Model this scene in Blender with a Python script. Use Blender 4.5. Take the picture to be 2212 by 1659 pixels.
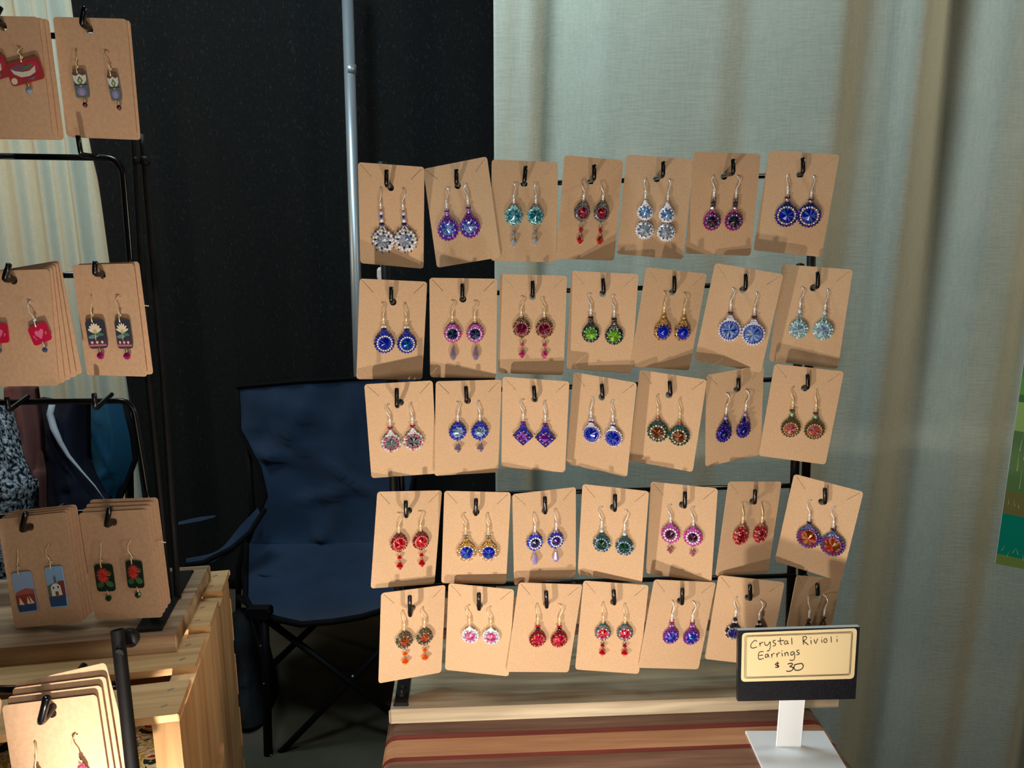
import bpy, math, random
from mathutils import Vector, Matrix, Euler
random.seed(7)
D = bpy.data; C = bpy.context.scene; COL = C.collection
for o in list(D.objects): D.objects.remove(o)
PI = math.pi

# ------------------------------------------------------------------ camera
CAMZ = 1.5; F = 1650.0; CX, CY = 1106.0, 829.5; TH = math.radians(12)
cd = D.cameras.new('camera'); cam = D.objects.new('camera', cd); COL.objects.link(cam); C.camera = cam
cd.sensor_fit = 'HORIZONTAL'; cd.sensor_width = 36.0; cd.lens = 36.0 * F / 2212.0
cd.clip_start = 0.02; cd.clip_end = 50
cam.location = (0, 0, CAMZ); cam.rotation_euler = (PI / 2 - TH, 0, 0)

# ------------------------------------------------------------------ world, lights, exposure
w = D.worlds.new('world'); C.world = w; w.use_nodes = True
bg = w.node_tree.nodes['Background']; bg.inputs[0].default_value = (0.62, 0.80, 1.0, 1); bg.inputs[1].default_value = 0.05
C.view_settings.view_transform = 'Standard'; C.view_settings.look = 'None'
C.view_settings.gamma = 1.0; C.view_settings.use_curve_mapping = False
C.view_settings.exposure = 0.10

def lamp(name, kind, loc, energy, color, size=0.01, target=None, spot=None, blend=0.5):
    l = D.lights.new(name, kind); l.energy = energy; l.color = color
    if kind == 'AREA': l.shape = 'DISK'; l.size = size
    else: l.shadow_soft_size = size
    if kind == 'SPOT': l.spot_size = math.radians(spot); l.spot_blend = blend
    o = D.objects.new(name, l); COL.objects.link(o); o.location = (loc[0], loc[1], loc[2] + CAMZ)
    if target is not None:
        t = Vector((target[0], target[1], target[2] + CAMZ)) - o.location
        o.rotation_euler = t.to_track_quat('-Z', 'Y').to_euler()
    return o
WARM = (1.0, 0.87, 0.74); COOL = (0.70, 0.90, 0.98)
# two small clip lamps low at the front of the stall, aimed up at the racks
lamp('clip_lamp_left', 'SPOT', (-0.22, 0.27, -0.42), 5.3, WARM, 0.008, (0.05, 0.72, -0.12), 130, 0.6)
lamp('clip_lamp_right', 'SPOT', (0.09, 0.31, -0.42), 2.8, WARM, 0.010, (0.06, 0.72, -0.14), 120, 0.6)
lamp('soft_fill', 'AREA', (-0.02, 0.10, -0.22), 0.75, WARM, 0.16, (0.0, 0.75, -0.16))  # unseen soft fill, added to even out the card rows
# added warm fill from behind the camera, no actual lamp there
lamp('front_fill', 'AREA', (0.3, -0.9, 0.25), 2.0, (1.0, 0.90, 0.78), 0.5, (0.0, 0.8, -0.15))
# hall lights high above the drapes, the last an added fill
lamp('hall_light', 'AREA', (-0.40, 0.80, 1.15), 14.0, COOL, 0.4, (0.45, 1.45, 0.2))
lamp('hall_light_right', 'AREA', (2.3, 0.85, 1.0), 11.0, (1.0, 0.84, 0.60), 0.3, (0.6, 1.5, 0.1))
lamp('hall_light_back', 'AREA', (-1.0, 1.6, 1.5), 19.0, COOL, 0.6, (-1.5, 3.0, 0.2))
lamp('left_drape_fill', 'AREA', (-2.5, 1.9, 0.5), 7.0, (1.0, 0.70, 0.38), 0.3, (-1.6, 3.0, 0.0))  # warm fill added to brighten the folds of the left cream drape

# ------------------------------------------------------------------ measuring helpers
FW = Vector((0, math.cos(TH), -math.sin(TH))); DN = Vector((0, -math.sin(TH), -math.cos(TH))); RT = Vector((1, 0, 0))
def P(u, v, Y):                                   # point at distance Y seen at photo position u, v
    d = FW + RT * ((u - CX) / F) + DN * ((v - CY) / F); d *= Y / d.y
    return Vector((d.x, d.y, d.z + CAMZ))
def Pz(u, v, z):                                  # point on the level plane z (camera-relative)
    d = FW + RT * ((u - CX) / F) + DN * ((v - CY) / F); d *= z / d.z
    return Vector((d.x, d.y, d.z + CAMZ))
def W(x, y, z): return Vector((x, y, z + CAMZ))

# ------------------------------------------------------------------ materials
MATS = {}
def srgb(r, g, b):
    f = lambda c: (c / 12.92) if c <= 0.04045 else ((c + 0.055) / 1.055) ** 2.4
    return (f(r / 255), f(g / 255), f(b / 255), 1)
def mat(name, color, rough=0.5, metal=0.0, spec=0.5, coat=0.0, trans=0.0, sheen=0.0):
    if name in MATS: return MATS[name]
    m = D.materials.new(name); m.use_nodes = True; b = m.node_tree.nodes['Principled BSDF']
    b.inputs['Base Color'].default_value = color; b.inputs['Roughness'].default_value = rough
    b.inputs['Metallic'].default_value = metal; b.inputs['Specular IOR Level'].default_value = spec
    b.inputs['Coat Weight'].default_value = coat; b.inputs['Transmission Weight'].default_value = trans
    b.inputs['Sheen Weight'].default_value = sheen
    MATS[name] = m; return m
def nodes(m): return m.node_tree.nodes, m.node_tree.links, m.node_tree.nodes['Principled BSDF']
def noise_mix(m, c1, c2, scale=(1, 1, 1), nscale=5.0, detail=6, bump=0.0, lo=0.35, hi=0.65, rough=0.55, dist=0.0, bdist=0.001, coord='Object'):
    n, l, b = nodes(m)
    tc = n.new('ShaderNodeTexCoord'); mp = n.new('ShaderNodeMapping'); mp.inputs['Scale'].default_value = scale
    nz = n.new('ShaderNodeTexNoise'); nz.inputs['Scale'].default_value = nscale; nz.inputs['Detail'].default_value = detail
    nz.inputs['Distortion'].default_value = dist; nz.inputs['Roughness'].default_value = rough
    cr = n.new('ShaderNodeValToRGB'); cr.color_ramp.elements[0].position = lo; cr.color_ramp.elements[1].position = hi
    cr.color_ramp.elements[0].color = c1; cr.color_ramp.elements[1].color = c2
    l.new(tc.outputs[coord], mp.inputs[0]); l.new(mp.outputs[0], nz.inputs['Vector'])
    l.new(nz.outputs[0], cr.inputs[0]); l.new(cr.outputs[0], b.inputs['Base Color'])
    if bump:
        bp = n.new('ShaderNodeBump'); bp.inputs['Strength'].default_value = bump; bp.inputs['Distance'].default_value = bdist
        l.new(nz.outputs[0], bp.inputs['Height']); l.new(bp.outputs[0], b.inputs['Normal'])
    return m
def wood(name, c1, c2, c3=None, along='x', s=1.0, rough=0.55, bump=0.15, spec=0.3):
    """grain runs along one local axis"""
    if name in MATS: return MATS[name]
    m = mat(name, c1, rough, spec=spec); n, l, b = nodes(m)
    tc = n.new('ShaderNodeTexCoord'); mp = n.new('ShaderNodeMapping')
    mp.inputs['Scale'].default_value = (3 * s, 55 * s, 55 * s) if along == 'x' else (55 * s, 3 * s, 55 * s) if along == 'y' else (55 * s, 55 * s, 3 * s)
    a = n.new('ShaderNodeTexNoise'); a.inputs['Scale'].default_value = 1.0; a.inputs['Detail'].default_value = 4; a.inputs['Distortion'].default_value = 0.9
    cr = n.new('ShaderNodeValToRGB'); e = cr.color_ramp.elements
    e[0].position = 0.33; e[0].color = c1; e[1].position = 0.68; e[1].color = c2
    if c3: k = e.new(0.5); k.color = c3
    f = n.new('ShaderNodeTexNoise'); f.inputs['Scale'].default_value = 6.0; f.inputs['Detail'].default_value = 3
    mx = n.new('ShaderNodeMix'); mx.data_type = 'RGBA'; mx.blend_type = 'MULTIPLY'; mx.inputs['Factor'].default_value = 0.45
    l.new(tc.outputs['Object'], mp.inputs[0]); l.new(mp.outputs[0], a.inputs['Vector']); l.new(mp.outputs[0], f.inputs['Vector'])
    l.new(a.outputs[0], cr.inputs[0]); l.new(cr.outputs[0], mx.inputs['A'])
    c2r = n.new('ShaderNodeValToRGB'); c2r.color_ramp.elements[0].position = .3; c2r.color_ramp.elements[0].color = (.5, .5, .5, 1); c2r.color_ramp.elements[1].position = .6
    l.new(f.outputs[0], c2r.inputs[0]); l.new(c2r.outputs[0], mx.inputs['B']); l.new(mx.outputs['Result'], b.inputs['Base Color'])
    bp = n.new('ShaderNodeBump'); bp.inputs['Strength'].default_value = bump; bp.inputs['Distance'].default_value = 0.0008
    l.new(f.outputs[0], bp.inputs['Height']); l.new(bp.outputs[0], b.inputs['Normal'])
    return m

kraft = noise_mix(mat('kraft_card', (.5, .35, .2, 1), 0.8, spec=0.15), srgb(200, 166, 130), srgb(210, 177, 142), nscale=900, detail=3, lo=.38, hi=.6)
kraft_plain = noise_mix(mat('kraft_card_smooth', (.5, .35, .2, 1), 0.75, spec=0.15), srgb(206, 168, 134), srgb(213, 176, 143), nscale=300, detail=3, lo=.4, hi=.6)
black_wire = mat('black_wire', (0.004, 0.004, 0.005, 1), 0.22, spec=0.5)
black_iron = noise_mix(mat('black_iron', (0.008, 0.008, 0.009, 1), 0.55, spec=0.18), (.004, .004, .005, 1), (.008, .0075, .0075, 1), nscale=60)
silver = mat('silver_wire', (0.92, 0.89, 0.86, 1), 0.25, 0.35)
gold = mat('gold_wire', (0.92, 0.74, 0.44, 1), 0.25, 0.35)
copper = mat('copper_ring', (0.8, 0.42, 0.30, 1), 0.25, 0.4)

# ------------------------------------------------------------------ mesh helpers
class MB:
    def __init__(s): s.v = []; s.f = []; s.m = []; s.mats = []; s.sm = []
    def mi(s, m):
        if m not in s.mats: s.mats.append(m)
        return s.mats.index(m)
    def add(s, vs, fs, m, smooth=False):
        b = len(s.v); s.v += [tuple(v) for v in vs]; k = s.mi(m)
        for f in fs: s.f.append(tuple(b + i for i in f)); s.m.append(k); s.sm.append(smooth)
        return s
    def box(s, c, d, m, R=None, bev=0.0):
        x, y, z = d[0] / 2, d[1] / 2, d[2] / 2; c = Vector(c)
        if bev <= 0:
            vs = [Vector((a, b_, e)) for a in (-x, x) for b_ in (-y, y) for e in (-z, z)]
            fs = [(0, 1, 3, 2), (4, 6, 7, 5), (0, 4, 5, 1), (2, 3, 7, 6), (0, 2, 6, 4), (1, 5, 7, 3)]
        else:
            vs = []; q = bev; ring = []
            for (zz, ins) in ((-z, q), (-z + q, 0), (z - q, 0), (z, q)):
                r = []
                for sx, sy in ((-1, -1), (1, -1), (1, 1), (-1, 1)):
                    for t in ((1, 0), (0, 1)) if sx * sy > 0 else ((0, 1), (1, 0)):
                        px = sx * (x - (q if t[0] else 0)) ; py = sy * (y - (q if t[1] else 0))
                        if ins: px = sx * (abs(px) - ins * (0 if t[0] else 1)); py = sy * (abs(py) - ins * (0 if t[1] else 1))
                        r.append(len(vs)); vs.append(Vector((px, py, zz)))
                ring.append(r)
            fs = [tuple(reversed(ring[0])), tuple(ring[3])]
            for a, b_ in zip(ring, ring[1:]):
                n = len(a)
                for i in range(n): fs.append((a[i], a[(i + 1) % n], b_[(i + 1) % n], b_[i]))
        vs = [c + ((R @ v) if R else v) for v in vs]
        return s.add(vs, fs, m)
    def tube(s, pts, r, m, n=8, cap=True, smooth=True):
        pts = [Vector(p) for p in pts]; rs = r if isinstance(r, (list, tuple)) else [r] * len(pts)
        vs = []; up = None
        for i, p in enumerate(pts):
            t = (pts[min(i + 1, len(pts) - 1)] - pts[max(i - 1, 0)]).normalized()
            if up is None: up = Vector((0, 0, 1)) if abs(t.z) < .9 else Vector((1, 0, 0))
            a = t.cross(up)
            if a.length < 1e-6: a = t.cross(Vector((0, 1, 0)))
            a.normalize(); b = a.cross(t).normalized(); up = b
            for k in range(n):
                an = 2 * PI * k / n; vs.append(p + (a * math.cos(an) + b * math.sin(an)) * rs[i])
        fs = []
        for i in range(len(pts) - 1):
            for k in range(n):
                fs.append((i * n + k, i * n + (k + 1) % n, (i + 1) * n + (k + 1) % n, (i + 1) * n + k))
        if cap:
            fs.append(tuple(range(n - 1, -1, -1))); q = (len(pts) - 1) * n; fs.append(tuple(range(q, q + n)))
        return s.add(vs, fs, m, smooth)
    def lathe(s, prof, m, c=(0, 0, 0), n=12, axis='z', smooth=True, ph=0.0):
        """prof: list of (radius, height)"""
        c = Vector(c); vs = []; fs = []; idx = []
        for r, h in prof:
            if r < 1e-7: idx.append([len(vs)]); vs.append((0, 0, h))
            else:
                idx.append(list(range(len(vs), len(vs) + n)))
                for k in range(n): a = 2 * PI * k / n + ph; vs.append((r * math.cos(a), r * math.sin(a), h))
        for a, b in zip(idx, idx[1:]):
            for k in range(n):
                if len(a) == 1 and len(b) == 1: continue
                if len(a) == 1: fs.append((a[0], b[(k + 1) % n], b[k]))
                elif len(b) == 1: fs.append((a[k], a[(k + 1) % n], b[0]))
                else: fs.append((a[k], a[(k + 1) % n], b[(k + 1) % n], b[k]))
        if axis == 'y': vs = [(x, -z, y) for x, y, z in vs]      # height grows towards the viewer
        if axis == 'x': vs = [(z, x, y) for x, y, z in vs]
        return s.add([Vector(v) + c for v in vs], fs, m, smooth)
    def mesh(s, name):
        me = D.meshes.new(name); me.from_pydata(s.v, [], s.f)
        for m in s.mats: me.materials.append(m)
        me.polygons.foreach_set('material_index', s.m); me.polygons.foreach_set('use_smooth', s.sm); me.update()
        return me
    def build(s, name, parent=None, loc=None, kind=None, label=None):
        return link(name, s.mesh(name), parent, loc, kind, label)
def link(name, me, parent=None, loc=None, kind=None, label=None):
    o = D.objects.new(name, me); COL.objects.link(o)
    if parent: o.parent = parent
    if loc is not None: o.location = loc
    if kind: o['kind'] = kind
    if label: o['label'] = label
    return o
def thing(name, label, cat, loc=(0, 0, 0), rot=None, group=None):
    o = D.objects.new(name, None); COL.objects.link(o); o.location = loc; o.empty_display_size = 0.02
    if rot is not None: o.rotation_euler = rot
    return tag(o, label, cat, group)
def tag(o, label, cat, group=None):
    o['label'] = label; o['category'] = cat
    if group: o['group'] = group
    return o

def ico(sub=1):
    t = (1 + 5 ** .5) / 2
    vs = [Vector(v).normalized() for v in ((-1, t, 0), (1, t, 0), (-1, -t, 0), (1, -t, 0), (0, -1, t), (0, 1, t), (0, -1, -t), (0, 1, -t), (t, 0, -1), (t, 0, 1), (-t, 0, -1), (-t, 0, 1))]
    fs = [(0, 11, 5), (0, 5, 1), (0, 1, 7), (0, 7, 10), (0, 10, 11), (1, 5, 9), (5, 11, 4), (11, 10, 2), (10, 7, 6), (7, 1, 8), (3, 9, 4), (3, 4, 2), (3, 2, 6), (3, 6, 8), (3, 8, 9), (4, 9, 5), (2, 4, 11), (6, 2, 10), (8, 6, 7), (9, 8, 1)]
    for _ in range(sub):
        c = {}; nf = []
        def mid(a, b):
            k = (min(a, b), max(a, b))
            if k not in c: c[k] = len(vs); vs.append(((vs[a] + vs[b]) / 2).normalized())
            return c[k]
        for a, b, d in fs:
            x, y, z = mid(a, b), mid(b, d), mid(d, a); nf += [(a, x, z), (b, y, x), (d, z, y), (x, y, z)]
        fs = nf
    return vs, fs
ICO = ico(1); ICO0 = ico(0)
def bead(mb, c, r, m, sc=(1, 1, 1)):
    c = Vector(c); mb.add([c + Vector((v.x * sc[0], v.y * sc[1], v.z * sc[2])) * r for v in ICO[0]], ICO[1], m, True)

def outline(poly, thick, holes=(), name='plate', m=None, bev=0.0):
    """flat plate in local x,z with real holes; front face looks to -y"""
    cu = D.curves.new(name, 'CURVE'); cu.dimensions = '2D'; cu.fill_mode = 'BOTH'; cu.extrude = thick / 2; cu.resolution_u = 1
    for pl in [poly] + list(holes):
        sp = cu.splines.new('POLY'); sp.points.add(len(pl) - 1); sp.use_cyclic_u = True
        for i, p in enumerate(pl): sp.points[i].co = (p[0], p[1], 0, 1)
    o = D.objects.new(name, cu); me = D.meshes.new_from_object(o); D.objects.remove(o); D.curves.remove(cu)
    for v in me.vertices: x, y, z = v.co; v.co = (x, -z, y)
    me.materials.clear()
    if m: me.materials.append(m)
    me.name = name
    return me
def circ(x, z, r, n=16): return [(x + r * math.cos(2 * PI * k / n), z + r * math.sin(2 * PI * k / n)) for k in range(n)]
def rrect(w_, h_, r, cx=0, cz=0, n=4):
    pts = []
    for sx, sz, a0 in ((1, 1, 0), (-1, 1, 90), (-1, -1, 180), (1, -1, 270)):
        for k in range(n + 1):
            a = math.radians(a0 + 90 * k / n); pts.append((cx + sx * (w_ / 2 - r) + r * math.cos(a), cz + sz * (h_ / 2 - r) + r * math.sin(a)))
    return pts
CARDS = {
 (1, 1): ([-0.1081, 0.7008, 0.0045, -0.1559, 0.1673, 0.0782], [-0.0004, 0.0254], [-0.1072, 0.6724, 0.0301], [-0.1065, 0.6724, 0.0434], [[-0.00971, 0.02478, -0.00647, -0.02153, 0.01003], [0.01059, 0.02544, 0.01423, -0.01941, 0.00998]]),
 (1, 2): ([-0.0452, 0.704, 0.0078, -0.2063, -0.1475, -0.1708], [-0.0001, 0.0245], [-0.0487, 0.6902, 0.0322], [-0.0484, 0.6902, 0.0449], [[-0.01067, 0.02389, -0.01362, -0.01344, 0.00957], [0.00891, 0.02367, 0.00658, -0.01481, 0.0091]]),
 (1, 3): ([0.0112, 0.7037, 0.0091, 0.1296, -0.1856, 0.0332], [-0.0006, 0.0246], [0.0108, 0.6973, 0.0339], [0.0122, 0.6973, 0.0481], [[-0.01025, 0.02379, -0.01008, -0.00549, 0.00785], [0.0099, 0.02458, 0.00956, -0.00482, 0.00746]]),
 (1, 4): ([0.0704, 0.7086, 0.0107, 0.4013, 0.0562, 0.0479], [-0.0017, 0.0245], [0.0705, 0.6772, 0.0358], [0.0702, 0.6772, 0.0479], [[-0.00972, 0.02512, -0.00953, -0.00295, 0.00767], [0.00967, 0.02523, 0.01038, -0.00231, 0.00776]]),
 (1, 5): ([0.1298, 0.7123, 0.013, -0.1006, -0.1577, 0.0781], [-0.001, 0.0254], [0.1312, 0.6862, 0.0387], [0.1309, 0.6862, 0.0512], [[-0.01072, 0.02428, -0.00844, -0.00627, 0.00712], [0.00966, 0.02452, 0.01128, -0.00683, 0.0071]]),
 (1, 6): ([0.1911, 0.7117, 0.0152, 0.008, 0.0151, 0.0351], [-0.0011, 0.0247], [0.1908, 0.6814, 0.0405], [0.1897, 0.6814, 0.0528], [[-0.0101, 0.02476, -0.00928, -0.01536, 0.00776], [0.01001, 0.02507, 0.01047, -0.01467, 0.00797]]),
 (1, 7): ([0.2581, 0.7145, 0.0159, -0.2636, -0.0186, 0.0917], [-0.0003, 0.0258], [0.2602, 0.7064, 0.0422], [0.2586, 0.7064, 0.0559], [[-0.01028, 0.02545, -0.00625, -0.01114, 0.0097], [0.01089, 0.02505, 0.01313, -0.00976, 0.00984]]),
 (2, 1): ([-0.1079, 0.6805, -0.0955, 0.3141, 0.0337, 0.069], [0.0001, 0.0256], [-0.1059, 0.6696, -0.0694], [-0.1054, 0.6696, -0.0554], [[-0.00974, 0.02478, -0.0067, -0.01088, 0.00889], [0.01091, 0.02509, 0.01353, -0.0111, 0.00855]]),
 (2, 2): ([-0.0438, 0.6809, -0.094, -0.0015, 0.0078, 0.0158], [-0.0003, 0.0266], [-0.0437, 0.6727, -0.0668], [-0.0434, 0.6727, -0.0528], [[-0.0099, 0.02519, -0.00904, -0.00415, 0.00765], [0.01005, 0.0251, 0.01102, -0.00382, 0.00765]]),
 (2, 3): ([0.0181, 0.687, -0.0915, -0.0565, -0.0274, 0.0222], [-0.0004, 0.0257], [0.0183, 0.6767, -0.0652], [0.0183, 0.6767, -0.0507], [[-0.01049, 0.02544, -0.00915, -0.00313, 0.00772], [0.01029, 0.0251, 0.0114, -0.00293, 0.0077]]),
 (2, 4): ([0.0813, 0.6893, -0.0894, -0.2088, -0.0022, 0.0362], [-0.0006, 0.0261], [0.0817, 0.6813, -0.0626], [0.0806, 0.6813, -0.0488], [[-0.01078, 0.02556, -0.00892, -0.01046, 0.00777], [0.01021, 0.02548, 0.01228, -0.01091, 0.00793]]),
 (2, 5): ([0.1416, 0.689, -0.0873, 0.2561, 0.0543, 0.1148], [-0.001, 0.0255], [0.1438, 0.6782, -0.0613], [0.1432, 0.6782, -0.0464], [[-0.00989, 0.02531, -0.00546, -0.01009, 0.00814], [0.01007, 0.02568, 0.01441, -0.00938, 0.00779]]),
 (2, 6): ([0.2052, 0.691, -0.0856, -0.2743, -0.0613, 0.1529], [-0.0013, 0.0256], [0.2082, 0.6828, -0.0595], [0.2073, 0.6828, -0.0451], [[-0.01081, 0.02513, -0.00495, -0.01204, 0.00988], [0.0103, 0.0251, 0.01589, -0.01168, 0.01001]]),
 (2, 7): ([0.2728, 0.6971, -0.0849, -0.3473, -0.0667, 0.0611], [-0.0005, 0.026], [0.2744, 0.688, -0.0583], [0.2731, 0.688, -0.0436], [[-0.01078, 0.02538, -0.00822, -0.0127, 0.00807], [0.01094, 0.02566, 0.01277, -0.0114, 0.00841]]),
 (3, 1): ([-0.0996, 0.6656, -0.1839, 0.1388, 0.0925, -0.0284], [0.0005, 0.0264], [-0.0995, 0.6412, -0.157], [-0.099, 0.6412, -0.1397], [[-0.00979, 0.02528, -0.00992, -0.01035, 0.00875], [0.01012, 0.02548, 0.00998, -0.00978, 0.00899]]),
 (3, 2): ([-0.0403, 0.6723, -0.1839, 0.2462, 0.0716, 0.0239], [-0.0009, 0.0262], [-0.0401, 0.6594, -0.1572], [-0.0407, 0.6594, -0.1419], [[-0.01057, 0.02556, -0.00984, -0.00204, 0.00774], [0.00937, 0.02583, 0.01067, -0.00252, 0.0078]]),
 (3, 3): ([0.0204, 0.6735, -0.1817, -0.1634, 0.1451, 0.0413], [-0.0004, 0.0258], [0.0204, 0.6587, -0.1556], [0.0192, 0.6587, -0.1413], [[-0.01008, 0.02503, -0.00963, -0.00978, 0.00846], [0.00968, 0.02529, 0.01089, -0.00977, 0.00863]]),
 (3, 4): ([0.0809, 0.6768, -0.1819, -0.4398, 0.0393, 0.0798], [-0.001, 0.0262], [0.0815, 0.6674, -0.1552], [0.0802, 0.6674, -0.1415], [[-0.01023, 0.02493, -0.00605, -0.00911, 0.0085], [0.01047, 0.02561, 0.01463, -0.0087, 0.0084]]),
 (3, 5): ([0.142, 0.6797, -0.1795, -0.3038, 0.0811, 0.0978], [-0.0011, 0.0255], [0.1427, 0.6694, -0.1535], [0.1411, 0.6694, -0.1392], [[-0.01044, 0.02481, -0.00613, -0.01026, 0.00938], [0.00979, 0.02493, 0.01336, -0.01076, 0.0091]]),
 (3, 6): ([0.2056, 0.685, -0.176, 0.3169, 0.0861, -0.1036], [0.0013, 0.0258], [0.205, 0.6745, -0.1497], [0.204, 0.6745, -0.1374], [[-0.00986, 0.02441, -0.01317, -0.01388, 0.00789], [0.01065, 0.02413, 0.00775, -0.01422, 0.00731]]),
 (3, 7): ([0.265, 0.6812, -0.1736, -0.2061, 0.0655, 0.0832], [-0.0005, 0.0256], [0.2663, 0.6712, -0.1474], [0.2649, 0.6712, -0.1336], [[-0.01, 0.02572, -0.00679, -0.0131, 0.00831], [0.00994, 0.02564, 0.01396, -0.01202, 0.00848]]),
 (4, 1): ([-0.096, 0.6509, -0.2826, 0.3893, -0.0425, 0.114], [0.0001, 0.0267], [-0.0935, 0.6344, -0.2555], [-0.0932, 0.6344, -0.2393], [[-0.01026, 0.0251, -0.0076, -0.00245, 0.00773], [0.00956, 0.0262, 0.01267, -0.00156, 0.0076]]),
 (4, 2): ([-0.0332, 0.6537, -0.283, 0.0709, 0.0077, 0.0493], [-0.0006, 0.0255], [-0.0325, 0.6426, -0.2569], [-0.0319, 0.6426, -0.2404], [[-0.01057, 0.02468, -0.00787, -0.01202, 0.00865], [0.01017, 0.0249, 0.01227, -0.01167, 0.00867]]),
 (4, 3): ([0.0301, 0.6569, -0.2828, 0.2542, 0.0223, -0.0257], [0.0002, 0.0257], [0.0298, 0.6453, -0.2565], [0.0293, 0.6453, -0.2395], [[-0.01017, 0.02526, -0.01064, -0.00272, 0.00759], [0.01008, 0.02606, 0.00951, -0.00347, 0.00743]]),
 (4, 4): ([0.0921, 0.6564, -0.28, -0.234, 0.0093, 0.0333], [-0.0009, 0.026], [0.092, 0.6438, -0.2534], [0.0916, 0.6438, -0.2368], [[-0.01081, 0.02528, -0.00879, -0.00935, 0.00785], [0.0101, 0.02495, 0.01194, -0.00971, 0.00801]]),
 (4, 5): ([0.1561, 0.6616, -0.2802, -0.294, -0.0423, 0.0085], [-0.0004, 0.0262], [0.1563, 0.6519, -0.2534], [0.1556, 0.6519, -0.2373], [[-0.01027, 0.02522, -0.00912, -0.00206, 0.00833], [0.01029, 0.02549, 0.01121, -0.00239, 0.00826]]),
 (4, 6): ([0.2204, 0.668, -0.2794, 0.3585, -0.036, 0.1189], [-0.0008, 0.026], [0.2222, 0.6606, -0.2529], [0.2214, 0.6606, -0.2385], [[-0.01218, 0.02525, -0.01052, -0.00581, 0.00833], [0.00971, 0.02507, 0.01137, -0.00495, 0.00777]]),
 (4, 7): ([0.2828, 0.6638, -0.277, -0.4892, 0.0009, 0.1239], [-0.0016, 0.0256], [0.2842, 0.6551, -0.2509], [0.2825, 0.6551, -0.2352], [[-0.0108, 0.02482, -0.00553, -0.0102, 0.01031], [0.01019, 0.02486, 0.01562, -0.01086, 0.01039]]),
 (5, 1): ([-0.0918, 0.6384, -0.3703, 0.3897, 0.0279, 0.0576], [-0.0006, 0.0263], [-0.0906, 0.6203, -0.3434], [-0.0902, 0.6203, -0.3224], [[-0.00971, 0.02533, -0.0079, -0.00329, 0.0078], [0.00948, 0.02585, 0.01105, -0.00299, 0.00767]]),
 (5, 2): ([-0.0304, 0.6407, -0.368, -0.0883, 0.0384, 0.0604], [-0.0007, 0.0257], [-0.0296, 0.6286, -0.3418], [-0.0296, 0.6286, -0.3241], [[-0.00977, 0.02545, -0.00745, -0.00396, 0.00786], [0.00985, 0.02585, 0.01188, -0.00282, 0.00784]]),
 (5, 3): ([0.0296, 0.6413, -0.3663, 0.1817, 0.0214, 0.1244], [-0.0015, 0.0253], [0.0313, 0.63, -0.3404], [0.0305, 0.63, -0.3228], [[-0.01022, 0.02509, -0.0057, -0.00889, 0.00764], [0.01014, 0.02518, 0.01473, -0.00901, 0.00768]]),
 (5, 4): ([0.0922, 0.6459, -0.3684, -0.0142, -0.011, 0.068], [-0.0007, 0.0262], [0.0933, 0.6382, -0.3416], [0.0921, 0.6382, -0.326], [[-0.00982, 0.02551, -0.00791, -0.00354, 0.00727], [0.01009, 0.02553, 0.01228, -0.00232, 0.00726]]),
 (5, 5): ([0.1526, 0.646, -0.3659, 0.1535, 0.0263, 0.1248], [-0.0016, 0.0253], [0.1543, 0.6356, -0.3401], [0.1537, 0.6356, -0.3231], [[-0.00985, 0.02516, -0.00537, -0.00926, 0.00748], [0.01024, 0.02546, 0.01483, -0.00933, 0.00773]]),
 (5, 6): ([0.2165, 0.6522, -0.3653, -0.0835, 0.0685, 0.0805], [-0.0002, 0.0256], [0.2182, 0.6423, -0.3393], [0.2166, 0.6423, -0.3229], [[-0.01005, 0.02504, -0.00876, -0.0104, 0.00713], [0.01056, 0.02453, 0.01405, -0.0089, 0.00712]]),
 (5, 7): ([0.2821, 0.666, -0.3721, 0.4615, -0.099, 0.2591], [0.0024, 0.0269], [0.2892, 0.6643, -0.3463], [0.2872, 0.6643, -0.333], [[-0.01003, 0.02556, -0.00637, -0.00845, 0.00657], [0.01015, 0.02807, 0.01295, -0.00537, 0.00665]]),
}
LCARDS = {
 'A': ([-0.3969, 0.6395, 0.1107, -0.0618, 0.0444, 0.03], [0.0009, 0.0373], [-0.395, 0.6258, 0.1485], [-0.3873, 0.6258, 0.1595]),
 'B': ([-0.3341, 0.6507, 0.112, -0.0772, 0.0617, 0.0434], [-0.001, 0.0362], [-0.3337, 0.6364, 0.1488], [-0.329, 0.6364, 0.1622]),
 'C': ([-0.3844, 0.5907, -0.0815, -0.1148, -0.1037, -0.037], [0.0, 0.0371], [-0.3853, 0.5826, -0.044], [-0.3793, 0.5826, -0.0308]),
 'D': ([-0.3236, 0.6115, -0.078, -0.2815, -0.0127, -0.0351], [-0.001, 0.0365], [-0.3257, 0.6006, -0.0409], [-0.3238, 0.6006, -0.03]),
 'E': ([-0.3786, 0.5685, -0.274, -0.106, -0.139, -0.138], [-0.0023, 0.0361], [-0.3853, 0.5622, -0.2383], [-0.3792, 0.5622, -0.2216]),
 'F': ([-0.3164, 0.5738, -0.2718, -0.1339, -0.0828, -0.1029], [-0.0003, 0.0361], [-0.32, 0.5652, -0.2354], [-0.3149, 0.5652, -0.2186]),
 'H': ([-0.2868, 0.4232, -0.3394, 0.0128, -0.156, -0.1129], [0.0003, 0.0365], [-0.2907, 0.4168, -0.3029], [-0.2839, 0.4168, -0.2836]),
}
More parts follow.
